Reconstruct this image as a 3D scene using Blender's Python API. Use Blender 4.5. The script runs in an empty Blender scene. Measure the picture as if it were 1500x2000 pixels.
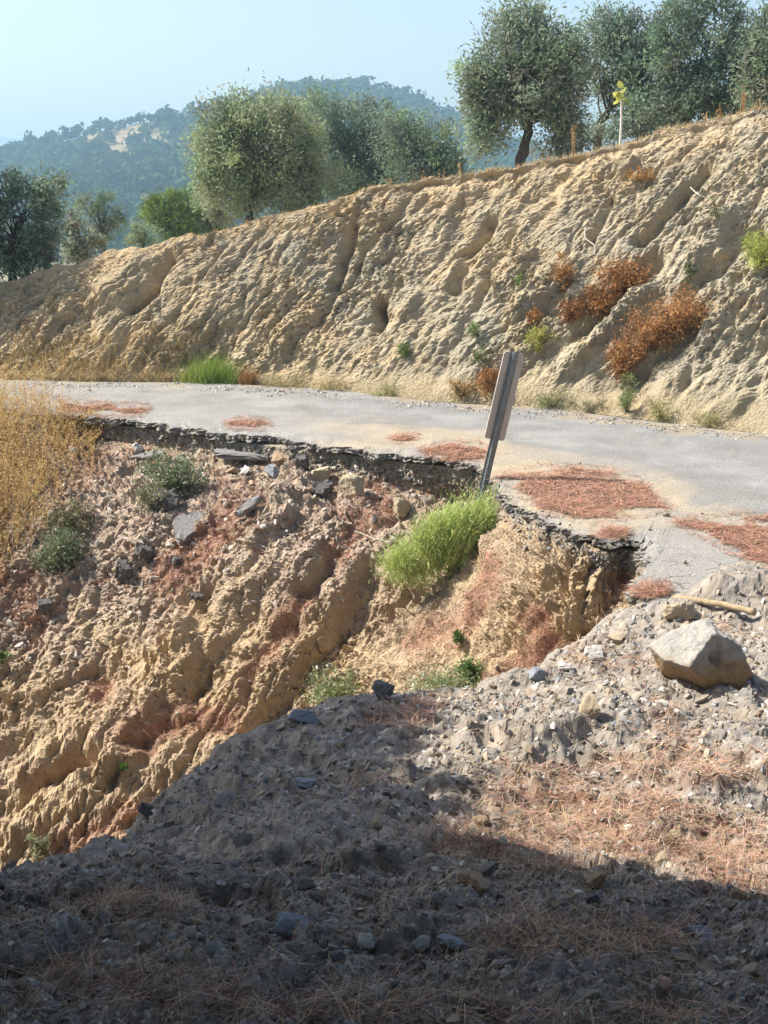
import bpy, bmesh, math, random
import numpy as np
from mathutils import Vector, Matrix
from concurrent.futures import ThreadPoolExecutor
POOL = ThreadPoolExecutor(4)

random.seed(7)
RS = np.random.RandomState(7)
scene = bpy.context.scene
COL = scene.collection

# ------------------------------------------------------------------ camera
F, CX, CY, H = 2600.0, 750.0, 1000.0, 2.85          # focal length in photo pixels, centre, eye height over the road
TH = math.atan(640.0 / F)                           # pitch down
cam_d = bpy.data.cameras.new('camera')
cam_d.sensor_fit = 'VERTICAL'
cam_d.sensor_height = 24.0
cam_d.lens = F / 2000.0 * 24.0
cam_d.clip_start = 0.05
cam_d.clip_end = 20000
cam = bpy.data.objects.new('camera', cam_d)
COL.objects.link(cam)
cam.location = (0, 0, H)
cam.rotation_euler = (math.pi / 2 - TH, 0, 0)
scene.camera = cam

# ------------------------------------------------------------------ sky, sun, exposure
SUN_EL = math.radians(49)
SUN_AZ = math.radians(-80)                          # measured from +Y towards +X: sun to the left, a little ahead
S = np.array([math.sin(SUN_AZ) * math.cos(SUN_EL), math.cos(SUN_AZ) * math.cos(SUN_EL), math.sin(SUN_EL)])
world = bpy.data.worlds.new('World')
scene.world = world
world.use_nodes = True
wn = world.node_tree.nodes
wl = world.node_tree.links
wn.clear()
sky = wn.new('ShaderNodeTexSky')
sky.sky_type = 'NISHITA'
sky.sun_disc = False
sky.sun_elevation = SUN_EL
sky.sun_rotation = SUN_AZ
sky.altitude = 200
sky.air_density = 1.0
sky.dust_density = 3.0
sky.ozone_density = 1.0
bg = wn.new('ShaderNodeBackground')
bg.inputs['Strength'].default_value = 0.122
wo = wn.new('ShaderNodeOutputWorld')
wl.new(sky.outputs[0], bg.inputs[0])
wl.new(bg.outputs[0], wo.inputs[0])
sun_d = bpy.data.lights.new('sun', 'SUN')
sun_d.energy = 5.0
sun_d.angle = math.radians(0.53)
sun_d.color = (1.0, 0.93, 0.82)
sun = bpy.data.objects.new('sun', sun_d)
COL.objects.link(sun)
sun.rotation_euler = Vector(-S).to_track_quat('-Z', 'Y').to_euler()
vs = scene.view_settings
vs.view_transform = 'Standard'
vs.look = 'None'
vs.exposure = 0.95
vs.gamma = 1.0
scene.cycles.use_denoising = True
scene.cycles.max_bounces = 6
scene.cycles.diffuse_bounces = 3
scene.cycles.transparent_max_bounces = 8
scene.cycles.volume_bounces = 0

# ------------------------------------------------------------------ helpers: view geometry
cT, sT = math.cos(TH), math.sin(TH)
def ray(px, py):
    px = np.asarray(px, float); py = np.asarray(py, float)
    a = (px - CX) / F; b = (CY - py) / F
    return np.stack([a, cT + b * sT, -sT + b * cT], -1)
def Pz(px, py, z):
    d = ray(px, py)
    t = (np.asarray(z, float) - H) / d[..., 2]
    return d * t[..., None] + np.array([0, 0, H])
def PY(px, py, Y):
    d = ray(px, py)
    t = np.asarray(Y, float) / d[..., 1]
    return d * t[..., None] + np.array([0, 0, H])
def proj(V):
    x, y, z = V[..., 0], V[..., 1], V[..., 2] - H
    w = y * cT - z * sT
    v = y * sT + z * cT
    w = np.maximum(w, 1e-3)
    return CX + F * x / w, CY - F * v / w

# ------------------------------------------------------------------ helpers: noise
_perm = RS.permutation(256); _perm = np.concatenate([_perm, _perm, _perm])
_gr = RS.normal(size=(256, 3)); _gr /= np.linalg.norm(_gr, axis=1)[:, None]
_g32 = _gr.astype(np.float32)
_gx, _gy, _gz = [np.ascontiguousarray(_g32[:, k]) for k in range(3)]
_p32 = _perm.astype(np.int32)
def _perlin_chunk(p):
    fl = np.floor(p); f = (p - fl).astype(np.float32); i = fl.astype(np.int32) & 255
    u = f * f * f * (f * (f * 6 - 15) + 10)
    x0, y0, z0 = f[:, 0], f[:, 1], f[:, 2]
    out = np.zeros(len(p), np.float32)
    for dx in (0, 1):
        wx = u[:, 0] if dx else 1 - u[:, 0]
        hx_ = _p32[(i[:, 0] + dx) & 255]
        for dy in (0, 1):
            wy = wx * (u[:, 1] if dy else 1 - u[:, 1])
            hy2 = _p32[hx_ + ((i[:, 1] + dy) & 255)]
            for dz in (0, 1):
                h = _p32[hy2 + ((i[:, 2] + dz) & 255)]
                out += wy * (u[:, 2] if dz else 1 - u[:, 2]) * (_gx[h] * (x0 - dx) + _gy[h] * (y0 - dy) + _gz[h] * (z0 - dz))
    return out
def chunked(fn, p):
    if len(p) < 30000: return fn(p)
    return list(POOL.map(fn, [p[a:a + 16384] for a in range(0, len(p), 16384)]))
def perlin(p):
    p = np.asarray(p, float); sh = p.shape[:-1]; p = p.reshape(-1, 3)
    r = chunked(_perlin_chunk, p)
    if isinstance(r, list): r = np.concatenate(r)
    return r.reshape(sh).astype(float) * 1.5
def fbm(p, o=4, gain=0.5, lac=2.03):
    a, s = 0, 1.0
    for k in range(o):
        a = a + s * perlin(p + 17.3 * k); p = p * lac; s *= gain
    return a
def billow(p, o=4, gain=0.5, lac=2.03):
    a, s = 0, 1.0
    for k in range(o):
        a = a + s * np.abs(perlin(p + 31.7 * k)); p = p * lac; s *= gain
    return a
_fp = RS.rand(256, 3)
def _worley_chunk(p):
    i = np.floor(p).astype(int); f = p - i
    F1 = np.full(len(p), 9.0); F2 = np.full(len(p), 9.0); ID = np.zeros(len(p), int)
    for dx in (-1, 0, 1):
        for dy in (-1, 0, 1):
            for dz in (-1, 0, 1):
                h = _perm[_perm[_perm[(i[:, 0] + dx) & 255] + ((i[:, 1] + dy) & 255)] + ((i[:, 2] + dz) & 255)]
                q = _fp[h] + np.array([dx, dy, dz]) - f
                d = np.einsum('ij,ij->i', q, q)
                c = d < F1
                F2 = np.where(c, F1, np.minimum(F2, d)); ID = np.where(c, h, ID); F1 = np.where(c, d, F1)
    return np.sqrt(F1), np.sqrt(F2), ID
def worley(p):
    sh = p.shape[:-1]; r = chunked(_worley_chunk, p.reshape(-1, 3))
    if isinstance(r, list): r = [np.concatenate(k) for k in zip(*r)]
    return [k.reshape(sh) for k in r]
_rv = RS.rand(256)
def _facet_chunk(p):
    fl = np.floor(p); f = (p - fl).astype(np.float32); i = fl.astype(np.int32) & 255
    F1 = np.full(len(p), 9.0, np.float32); ID = np.zeros(len(p), np.int32); Q = np.zeros((len(p), 3), np.float32)
    for dx in (-1, 0, 1):
        hx_ = _p32[(i[:, 0] + dx) & 255]
        for dy in (-1, 0, 1):
            hy2 = _p32[hx_ + ((i[:, 1] + dy) & 255)]
            for dz in (-1, 0, 1):
                h = _p32[hy2 + ((i[:, 2] + dz) & 255)]
                q = f - (_fp32[h] + np.array([dx, dy, dz], np.float32))
                d = q[:, 0] ** 2 + q[:, 1] ** 2 + q[:, 2] ** 2
                c = d < F1
                F1[c] = d[c]; ID[c] = h[c]; Q[c] = q[c]
    return _rv[ID] - .5 + 1.1 * np.einsum('ij,ij->i', Q, _g32[(ID * 7 + 3) & 255]) - .25 * F1
_fp32 = _fp.astype(np.float32)
def facet(p):
    """broken-stone relief: every cell a randomly tilted, randomly raised facet"""
    p = np.asarray(p, float); sh = p.shape[:-1]; r = chunked(_facet_chunk, p.reshape(-1, 3))
    if isinstance(r, list): r = np.concatenate(r)
    return r.reshape(sh)
def aniso(P, d, k, ka):
    """scale space by k across and ka along direction d"""
    d = np.asarray(d, float); d = d / np.linalg.norm(d)
    return P * k + (P @ d)[..., None] * d * (ka - k)
def blur(A, n=1):
    for _ in range(n):
        A = A.copy(); A[1:-1] = (A[:-2] + 2 * A[1:-1] + A[2:]) / 4; A[:, 1:-1] = (A[:, :-2] + 2 * A[:, 1:-1] + A[:, 2:]) / 4
    return A
def sstep(a, b, x):
    t = np.clip((x - a) / (b - a), 0, 1)
    return t * t * (3 - 2 * t)

# ------------------------------------------------------------------ helpers: meshes
def mesh_np(name, V, Fc, mat=None, col=None, smooth=True):
    V = np.ascontiguousarray(V, np.float32).reshape(-1, 3)
    Fc = np.ascontiguousarray(Fc, np.int32)
    k = Fc.shape[1]
    me = bpy.data.meshes.new(name)
    me.vertices.add(len(V)); me.vertices.foreach_set('co', V.ravel())
    me.loops.add(Fc.size); me.loops.foreach_set('vertex_index', Fc.ravel())
    me.polygons.add(len(Fc))
    me.polygons.foreach_set('loop_start', np.arange(0, Fc.size, k, dtype=np.int32))
    me.polygons.foreach_set('loop_total', np.full(len(Fc), k, np.int32))
    me.polygons.foreach_set('use_smooth', np.full(len(Fc), smooth, bool))
    me.update(calc_edges=True)
    if col is not None:
        col = np.asarray(col, np.float32)
        if col.shape[1] == 3:
            col = np.concatenate([col, np.ones((len(col), 1), np.float32)], 1)
        at = me.color_attributes.new('Col', 'FLOAT_COLOR', 'POINT')
        at.data.foreach_set('color', np.ascontiguousarray(col, np.float32).ravel())
    if mat is not None:
        me.materials.append(mat)
    return me
def link(name, me, parent=None, loc=None):
    o = bpy.data.objects.new(name, me)
    COL.objects.link(o)
    if parent is not None: o.parent = parent
    if loc is not None: o.location = [float(c) for c in loc]
    return o
def tag(o, label, cat, group=None, kind=None):
    o['label'] = label; o['category'] = cat
    if group: o['group'] = group
    if kind: o['kind'] = kind
    return o
def thing(name, loc, label, cat, group=None):
    o = link(name, None, None, loc)
    return tag(o, label, cat, group)
def grid_faces(nr, nc):
    i = np.arange(nr * nc).reshape(nr, nc)
    return np.stack([i[:-1, :-1], i[:-1, 1:], i[1:, 1:], i[1:, :-1]], -1).reshape(-1, 4)
def catmull(C, t):
    # C (n, ...), t in [0, n-1]
    n = len(C)
    i = np.clip(np.floor(t).astype(int), 0, n - 2); f = t - i
    g = lambda k: C[np.clip(i + k, 0, n - 1)]
    f = f.reshape((-1,) + (1,) * (C.ndim - 1))
    p0, p1, p2, p3 = g(-1), g(0), g(1), g(2)
    m1 = (p2 - p0) * .5; m2 = (p3 - p1) * .5
    return (2*f**3 - 3*f**2 + 1) * p1 + (f**3 - 2*f**2 + f) * m1 + (-2*f**3 + 3*f**2) * p2 + (f**3 - f**2) * m2
def grid_normals(V):
    du = np.gradient(V, axis=1); dv = np.gradient(V, axis=0)
    n = np.cross(du, dv)
    n /= np.maximum(np.linalg.norm(n, axis=-1, keepdims=True), 1e-9)
    c = np.array([0, 0, H + 3.0]) - V
    s = np.sign(np.sum(n * c, -1, keepdims=True)); s[s == 0] = 1
    return n * s
def seg_dist(px, py, pts):
    best = np.full(px.shape, 1e9); tt = np.zeros(px.shape)
    for k, ((x0, y0), (x1, y1)) in enumerate(zip(pts[:-1], pts[1:])):
        dx, dy = x1 - x0, y1 - y0
        t = np.clip(((px - x0) * dx + (py - y0) * dy) / (dx * dx + dy * dy), 0, 1)
        d = np.hypot(px - x0 - t * dx, py - y0 - t * dy)
        best = np.minimum(best, d)
    return best
def ell(px, py, cx, cy, rx, ry, ang=0):
    a = math.radians(ang); c, s = math.cos(a), math.sin(a)
    x = (px - cx) * c + (py - cy) * s; y = -(px - cx) * s + (py - cy) * c
    return np.sqrt((x / rx) ** 2 + (y / ry) ** 2)
def mix(a, b, t):
    return np.asarray(a) * (1 - t[..., None]) + np.asarray(b) * t[..., None]

def tube(pts, rad, sides=8, wob=0.0):
    pts = np.asarray(pts, float); rad = np.asarray(rad, float)
    n = len(pts)
    tg = np.gradient(pts, axis=0); tg /= np.maximum(np.linalg.norm(tg, axis=1, keepdims=True), 1e-9)
    up = np.array([0.3, 0.8, 0.52])
    s1 = np.cross(tg, up); s1 /= np.maximum(np.linalg.norm(s1, axis=1, keepdims=True), 1e-9)
    s2 = np.cross(tg, s1)
    a = np.linspace(0, 2 * np.pi, sides, endpoint=False)
    r = rad[:, None] * (1 + wob * RS.normal(size=(n, sides)))
    V = pts[:, None] + r[..., None] * (np.cos(a)[None, :, None] * s1[:, None] + np.sin(a)[None, :, None] * s2[:, None])
    i = np.arange(n * sides).reshape(n, sides)
    j = np.roll(i, -1, 1)
    Fc = np.stack([i[:-1], j[:-1], j[1:], i[1:]], -1).reshape(-1, 4)
    V = V.reshape(-1, 3)
    # end caps as degenerate-free quads fans: add centre verts
    c0, c1 = len(V), len(V) + 1
    V = np.concatenate([V, pts[:1], pts[-1:]])
    k = np.arange(0, sides, 2)
    e = i[0]; f0 = np.stack([np.full(len(k), c0), e[(k + 2) % sides], e[(k + 1) % sides], e[k]], -1)
    e = i[-1]; f1 = np.stack([np.full(len(k), c1), e[k], e[(k + 1) % sides], e[(k + 2) % sides]], -1)
    return V, np.concatenate([Fc, f0, f1])
def join(parts):
    Vs, Fs, n = [], [], 0
    for V, Fc in parts:
        Vs.append(V); Fs.append(Fc + n); n += len(V)
    return np.concatenate(Vs), np.concatenate(Fs)
def unit(n):
    v = RS.normal(size=(n, 3)); return v / np.linalg.norm(v, axis=1, keepdims=True)
def norm(v):
    return v / np.maximum(np.linalg.norm(v, axis=-1, keepdims=True), 1e-9)
def leaves(c, d, L, W):
    n = len(c)
    d = norm(d); w = norm(np.cross(d, unit(n)))
    L = np.broadcast_to(np.asarray(L, float), (n,))[:, None]; W = np.broadcast_to(np.asarray(W, float), (n,))[:, None]
    V = np.stack([c, c + d * L * .45 + w * W * .5, c + d * L, c + d * L * .45 - w * W * .5], 1).reshape(-1, 3)
    return V, np.arange(4 * n).reshape(n, 4)
def blades(c, d, L, W, bend=0.3, seg=2, side=None):
    """thin bent strips from c along d, drooping"""
    n = len(c); d = norm(d)
    w = norm(np.cross(d, unit(n))) if side is None else side
    L = np.broadcast_to(np.asarray(L, float), (n,))[:, None]; W = np.broadcast_to(np.asarray(W, float), (n,))[:, None]
    k = norm(unit(n) + np.array([0, 0, -.5])) * bend
    rows = []
    for s in range(seg + 1):
        t = s / seg
        p = c + (d * t + k * t * t) * L
        ww = W * (1 - .8 * t) * .5
        rows.append(p - w * ww); rows.append(p + w * ww)
    V = np.stack(rows, 1)
    m = 2 * (seg + 1)
    b = np.arange(n)[:, None] * m
    Fc = np.concatenate([b + np.array([[2*s, 2*s+1, 2*s+3, 2*s+2]]) for s in range(seg)], 1).reshape(-1, 4)
    return V.reshape(-1, 3), Fc
def vary(base, n, per, amt=0.2, hue=0.06):
    b = np.asarray(base, float)
    if b.ndim == 1: b = np.repeat(b[None], n, 0)
    k = 1 + amt * RS.normal(size=(n, 1)); h = 1 + hue * RS.normal(size=(n, 3))
    c = np.clip(b * k * h, 0.004, .85)
    return np.repeat(c, per, 0)

# ------------------------------------------------------------------ helpers: materials
def new_mat(name):
    m = bpy.data.materials.new(name); m.use_nodes = True
    nt = m.node_tree; nt.nodes.clear()
    out = nt.nodes.new('ShaderNodeOutputMaterial')
    return m, nt, out
def N(nt, t, **kw):
    n = nt.nodes.new(t)
    for k, v in kw.items():
        if hasattr(n, k): setattr(n, k, v)
        else: n.inputs[k].default_value = v
    return n
def earth_mat(name, scale=20, bump=0.4, dist=0.01, var=0.35, rough=0.95, speck=0.0):
    """vertex colour times two octaves of mottling, with fine relief"""
    m, nt, out = new_mat(name); L = nt.links
    at = N(nt, 'ShaderNodeAttribute'); at.attribute_name = 'Col'
    tc = N(nt, 'ShaderNodeTexCoord')
    n1 = N(nt, 'ShaderNodeTexNoise'); n1.inputs['Scale'].default_value = scale * .35; n1.inputs['Detail'].default_value = 5
    n2 = N(nt, 'ShaderNodeTexNoise'); n2.inputs['Scale'].default_value = scale * 2.5; n2.inputs['Detail'].default_value = 6; n2.inputs['Roughness'].default_value = .65
    L.new(tc.outputs['Object'], n1.inputs['Vector']); L.new(tc.outputs['Object'], n2.inputs['Vector'])
    ad = N(nt, 'ShaderNodeMath', operation='ADD'); L.new(n1.outputs['Fac'], ad.inputs[0]); L.new(n2.outputs['Fac'], ad.inputs[1])
    mr = N(nt, 'ShaderNodeMapRange'); mr.inputs['From Min'].default_value = .65; mr.inputs['From Max'].default_value = 1.35
    mr.inputs['To Min'].default_value = 1 - var; mr.inputs['To Max'].default_value = 1 + var
    L.new(ad.outputs[0], mr.inputs['Value'])
    mu = N(nt, 'ShaderNodeMix', data_type='RGBA', blend_type='MULTIPLY'); mu.inputs[0].default_value = 1
    L.new(at.outputs['Color'], mu.inputs[6]); L.new(mr.outputs[0], mu.inputs[7])
    p = N(nt, 'ShaderNodeBsdfPrincipled'); p.inputs['Roughness'].default_value = rough
    p.inputs['Specular IOR Level'].default_value = .15
    L.new(mu.outputs[2], p.inputs['Base Color'])
    b = N(nt, 'ShaderNodeBump'); b.inputs['Strength'].default_value = bump; b.inputs['Distance'].default_value = dist
    vo = N(nt, 'ShaderNodeTexVoronoi'); vo.inputs['Scale'].default_value = scale * 3.2; L.new(tc.outputs['Object'], vo.inputs['Vector'])
    hh = N(nt, 'ShaderNodeMath', operation='MULTIPLY_ADD'); hh.inputs[1].default_value = -.6
    L.new(vo.outputs['Distance'], hh.inputs[0]); L.new(n2.outputs['Fac'], hh.inputs[2])
    L.new(hh.outputs[0], b.inputs['Height']); L.new(b.outputs[0], p.inputs['Normal'])
    L.new(p.outputs[0], out.inputs[0])
    return m
def leaf_mat(name, tr=0.35, rough=.55, spec=.3):
    m, nt, out = new_mat(name); L = nt.links
    at = N(nt, 'ShaderNodeAttribute'); at.attribute_name = 'Col'
    p = N(nt, 'ShaderNodeBsdfPrincipled'); p.inputs['Roughness'].default_value = rough; p.inputs['Specular IOR Level'].default_value = spec
    t = N(nt, 'ShaderNodeBsdfTranslucent')
    L.new(at.outputs['Color'], p.inputs['Base Color']); L.new(at.outputs['Color'], t.inputs['Color'])
    mx = N(nt, 'ShaderNodeMixShader'); mx.inputs[0].default_value = tr
    L.new(p.outputs[0], mx.inputs[1]); L.new(t.outputs[0], mx.inputs[2]); L.new(mx.outputs[0], out.inputs[0])
    return m
def plain_mat(name, c1, c2, scale=8, rough=.9, metal=0.0, bump=.3, dist=.01, stretch=(1, 1, 1), rand=0.0, spec=.2):
    m, nt, out = new_mat(name); L = nt.links
    tc = N(nt, 'ShaderNodeTexCoord'); mp = N(nt, 'ShaderNodeMapping'); mp.inputs['Scale'].default_value = stretch
    n1 = N(nt, 'ShaderNodeTexNoise'); n1.inputs['Scale'].default_value = scale; n1.inputs['Detail'].default_value = 7; n1.inputs['Roughness'].default_value = .62
    L.new(tc.outputs['Object'], mp.inputs[0]); L.new(mp.outputs[0], n1.inputs['Vector'])
    r = N(nt, 'ShaderNodeValToRGB')
    r.color_ramp.elements[0].position = .33; r.color_ramp.elements[0].color = (*c1, 1)
    r.color_ramp.elements[1].position = .68; r.color_ramp.elements[1].color = (*c2, 1)
    L.new(n1.outputs['Fac'], r.inputs[0])
    p = N(nt, 'ShaderNodeBsdfPrincipled'); p.inputs['Roughness'].default_value = rough; p.inputs['Metallic'].default_value = metal
    p.inputs['Specular IOR Level'].default_value = spec
    if rand:
        oi = N(nt, 'ShaderNodeObjectInfo')
        rr = N(nt, 'ShaderNodeValToRGB'); e = rr.color_ramp.elements
        e[0].position = 0; e[0].color = (.30, .33, .38, 1); e[1].position = 1; e[1].color = (.95, .92, .88, 1)
        for q, c in ((.2, (.55, .55, .56)), (.4, (.62, .5, .38)), (.6, (.45, .46, .48)), (.8, (.8, .68, .52))):
            x = e.new(q); x.color = (*c, 1)
        L.new(oi.outputs['Random'], rr.inputs[0])
        mu = N(nt, 'ShaderNodeMix', data_type='RGBA', blend_type='MULTIPLY'); mu.inputs[0].default_value = 1
        L.new(r.outputs[0], mu.inputs[6]); L.new(rr.outputs[0], mu.inputs[7]); L.new(mu.outputs[2], p.inputs['Base Color'])
    else:
        L.new(r.outputs[0], p.inputs['Base Color'])
    b = N(nt, 'ShaderNodeBump'); b.inputs['Strength'].default_value = bump; b.inputs['Distance'].default_value = dist
    L.new(n1.outputs['Fac'], b.inputs['Height']); L.new(b.outputs[0], p.inputs['Normal'])
    L.new(p.outputs[0], out.inputs[0])
    return m

M_bank = earth_mat('dry_marl', 9, .7, .025, .24)
M_slope = earth_mat('ochre_earth', 14, .9, .022, .28)
M_mound = earth_mat('rubble_earth', 45, .6, .006, .35)
M_ground = earth_mat('dry_ground', 4, .4, .02, .3)
M_hill = earth_mat('hill_ground', .12, .3, .3, .3)
M_stone = earth_mat('gravel_stone', 60, .35, .004, .22, rough=.8)
M_rock = plain_mat('loose_rock', (.30, .29, .27), (.50, .48, .45), 14, .85, bump=.5, dist=.01, rand=1)
M_leaf = leaf_mat('olive_leaf', .35, .75, .08)
M_pine = leaf_mat('pine_foliage', .25, .9, .03)
M_grass = leaf_mat('dry_stem', .35, .8, .1)
M_needle = leaf_mat('pine_needle', .12, .8, .1)
M_green = leaf_mat('green_herb', .4)
M_bark = plain_mat('olive_bark', (.035, .03, .025), (.11, .095, .08), 14, .95, bump=.8, dist=.02, stretch=(1, 1, .3))

# asphalt: worn grey, dust by vertex colour, cracks by attribute alpha
def asphalt_mat():
    m, nt, out = new_mat('worn_asphalt'); L = nt.links
    at = N(nt, 'ShaderNodeAttribute'); at.attribute_name = 'Col'
    tc = N(nt, 'ShaderNodeTexCoord')
    ag = N(nt, 'ShaderNodeTexVoronoi'); ag.inputs['Scale'].default_value = 70
    n1 = N(nt, 'ShaderNodeTexNoise'); n1.inputs['Scale'].default_value = 1.7; n1.inputs['Detail'].default_value = 8; n1.inputs['Roughness'].default_value = .7
    n2 = N(nt, 'ShaderNodeTexNoise'); n2.inputs['Scale'].default_value = 60; n2.inputs['Detail'].default_value = 3
    for n in (ag, n1, n2): L.new(tc.outputs['Object'], n.inputs['Vector'])
    mr = N(nt, 'ShaderNodeMapRange'); mr.inputs['From Min'].default_value = .3; mr.inputs['From Max'].default_value = .7
    mr.inputs['To Min'].default_value = .82; mr.inputs['To Max'].default_value = 1.15; L.new(n1.outputs['Fac'], mr.inputs['Value'])
    mr2 = N(nt, 'ShaderNodeMapRange'); mr2.inputs['From Min'].default_value = .25; mr2.inputs['From Max'].default_value = .75
    mr2.inputs['To Min'].default_value = .58; mr2.inputs['To Max'].default_value = 1.42; L.new(n2.outputs['Fac'], mr2.inputs['Value'])
    k = N(nt, 'ShaderNodeMath', operation='MULTIPLY'); L.new(mr.outputs[0], k.inputs[0]); L.new(mr2.outputs[0], k.inputs[1])
    mu = N(nt, 'ShaderNodeMix', data_type='RGBA', blend_type='MULTIPLY'); mu.inputs[0].default_value = 1
    L.new(at.outputs['Color'], mu.inputs[6]); L.new(k.outputs[0], mu.inputs[7])
    # cracks
    wv = N(nt, 'ShaderNodeTexNoise'); wv.inputs['Scale'].default_value = 6; wv.inputs['Detail'].default_value = 4; L.new(tc.outputs['Object'], wv.inputs['Vector'])
    vm = N(nt, 'ShaderNodeVectorMath', operation='MULTIPLY_ADD'); vm.inputs[1].default_value = (.25, .25, .25)
    L.new(wv.outputs['Color'], vm.inputs[0]); L.new(tc.outputs['Object'], vm.inputs[2])
    cr = N(nt, 'ShaderNodeTexVoronoi', feature='DISTANCE_TO_EDGE'); cr.inputs['Scale'].default_value = 4.0; L.new(vm.outputs[0], cr.inputs['Vector'])
    cm = N(nt, 'ShaderNodeMapRange'); cm.inputs['From Min'].default_value = .0; cm.inputs['From Max'].default_value = .03
    cm.inputs['To Min'].default_value = 1; cm.inputs['To Max'].default_value = 0; L.new(cr.outputs['Distance'], cm.inputs['Value'])
    cf = N(nt, 'ShaderNodeMath', operation='MULTIPLY'); L.new(cm.outputs[0], cf.inputs[0]); L.new(at.outputs['Alpha'], cf.inputs[1])
    c2 = N(nt, 'ShaderNodeMix', data_type='RGBA', blend_type='MIX'); c2.inputs[7].default_value = (.05, .045, .04, 1)
    L.new(cf.outputs[0], c2.inputs[0]); L.new(mu.outputs[2], c2.inputs[6])
    p = N(nt, 'ShaderNodeBsdfPrincipled'); p.inputs['Roughness'].default_value = .9; p.inputs['Specular IOR Level'].default_value = .2
    L.new(c2.outputs[2], p.inputs['Base Color'])
    b1 = N(nt, 'ShaderNodeBump'); b1.inputs['Strength'].default_value = .5; b1.inputs['Distance'].default_value = .006; L.new(ag.outputs['Distance'], b1.inputs['Height'])
    b2 = N(nt, 'ShaderNodeBump'); b2.invert = True; b2.inputs['Strength'].default_value = .8; b2.inputs['Distance'].default_value = .02
    L.new(cf.outputs[0], b2.inputs['Height']); L.new(b1.outputs[0], b2.inputs['Normal']); L.new(b2.outputs[0], p.inputs['Normal'])
    L.new(p.outputs[0], out.inputs[0])
    return m
M_asphalt = asphalt_mat()
M_tar = plain_mat('broken_asphalt', (.045, .043, .042), (.16, .15, .14), 35, .9, bump=.8, dist=.01)
M_slab = plain_mat('asphalt_slab_top', (.13, .125, .12), (.27, .26, .25), 40, .9, bump=.7, dist=.008)

# ================================================================== ROAD
# broken edge (photo px at road level) with the px of the far edge it is lofted to
EDGE = [(-1100, 700, -1100), (-600, 742, -600), (-300, 772, -300), (-100, 790, -100), (130, 806, 100), (200, 812, 170), (300, 822, 270),
        (400, 838, 380), (480, 848, 480), (540, 851, 540), (600, 862, 620), (650, 868, 690), (720, 880, 770), (800, 886, 850), (870, 893, 930),
        (930, 905, 1000), (952, 925, 1040), (972, 953, 1070), (1000, 975, 1110), (1040, 998, 1150), (1085, 1018, 1200), (1120, 1032, 1235),
        (1160, 1048, 1280), (1185, 1056, 1310), (1215, 1050, 1345), (1250, 1052, 1380), (1268, 1075, 1400), (1282, 1103, 1425), (1262, 1122, 1450),
        (1240, 1150, 1480), (1300, 1175, 1560), (1400, 1215, 1650), (1550, 1300, 1780), (1850, 1500, 2000)]
FAR = [(-1100, 690), (-600, 722), (-300, 738), (100, 748), (400, 750), (600, 760), (850, 785), (1100, 802), (1300, 827), (1500, 850), (1700, 880), (2000, 930), (2400, 1000)]
fx, fy = np.array(FAR, float).T
far_y = lambda x: np.interp(x, fx, fy)
E = np.array(EDGE, float)
NE = 1000
te = np.linspace(0, len(E) - 1, NE)
Ei = np.stack([np.interp(te, np.arange(len(E)), E[:, k]) for k in range(3)], 1)
near = Pz(Ei[:, 0], Ei[:, 1], 0.0)
# ragged break
tn = np.gradient(near, axis=0); tn /= np.linalg.norm(tn, axis=1, keepdims=True)
nrm = np.stack([-tn[:, 1], tn[:, 0], 0 * tn[:, 0]], 1)
ar = np.concatenate([[0], np.cumsum(np.linalg.norm(np.diff(near, axis=0), axis=1))])
jag = .085 * fbm(np.stack([ar * 2.6, 0 * ar, 0 * ar], 1), 6, .66) + .02 * np.sign(perlin(np.stack([ar * 9, 0 * ar + 5, 0 * ar], 1)))
near0 = near.copy(); near = near + nrm * jag[:, None]
farp = Pz(Ei[:, 2], far_y(Ei[:, 2]), 0.0)
farp[:, 1] += .35
NR = 50
tt = np.linspace(0, 1, NR)[:, None, None] ** 1.15
R = near0[None] * (1 - tt) + farp[None] * tt + (nrm * jag[:, None])[None] * (1 - tt) ** 14
R[..., 2] = .018 * fbm(R * np.array([.5, .5, 0]), 3) - .035 * sstep(.10, 0, tt[..., 0]) * (0.5 + fbm(R * np.array([2.3, 2.3, 0]), 3))
R[..., 2] -= .03 * sstep(.93, 1, tt[..., 0])
rpx, rpy = proj(R)
# colours: grey wear, pale dust towards the break, verge dirt at the far side
dgrey = np.array([.205, .207, .207]); dust = np.array([.36, .295, .195]); pale = np.array([.255, .248, .228]); verge = np.array([.26, .225, .165])
wob = fbm(R * np.array([1.1, 1.1, 0]), 5, .6)
tv = tt[..., 0] + .16 * wob
rc = mix(np.broadcast_to(dgrey, R.shape), pale, np.clip(.5 + .5 * wob, 0, 1) * .6)
dm = sstep(.55, .32, tv) * sstep(-.1, .2, tv + .1) * sstep(450, 800, rpx)
dm = np.clip(dm * (.75 + .5 * wob), 0, 1)
rc = mix(rc, dust, dm * .85)
rc = mix(rc, pale, sstep(700, 450, rpx) * .6)
rc = mix(rc, [.245, .235, .215], sstep(1150, 1250, rpx) * sstep(1000, 1050, rpy))
rc = mix(rc, verge, sstep(.86, .95, tv) * .9)
rc = rc * (1 - .13 * np.exp(-((tv - .50) / .07) ** 2) - .11 * np.exp(-((tv - .78) / .06) ** 2) + .06 * np.exp(-((tv - .64) / .05) ** 2))[..., None]
crk = np.maximum(.75 * sstep(1180, 1300, rpx) * sstep(1050, 1110, rpy), .35 * sstep(.2, .0, tv)) * sstep(-.35, .25, fbm(R * np.array([3.1, 3.1, 0]) + 4, 3))
rcol = np.concatenate([rc, crk[..., None]], -1)
V0 = R.reshape(-1, 3); F0 = grid_faces(NR, NE); C0 = rcol.reshape(-1, 4)
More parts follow.
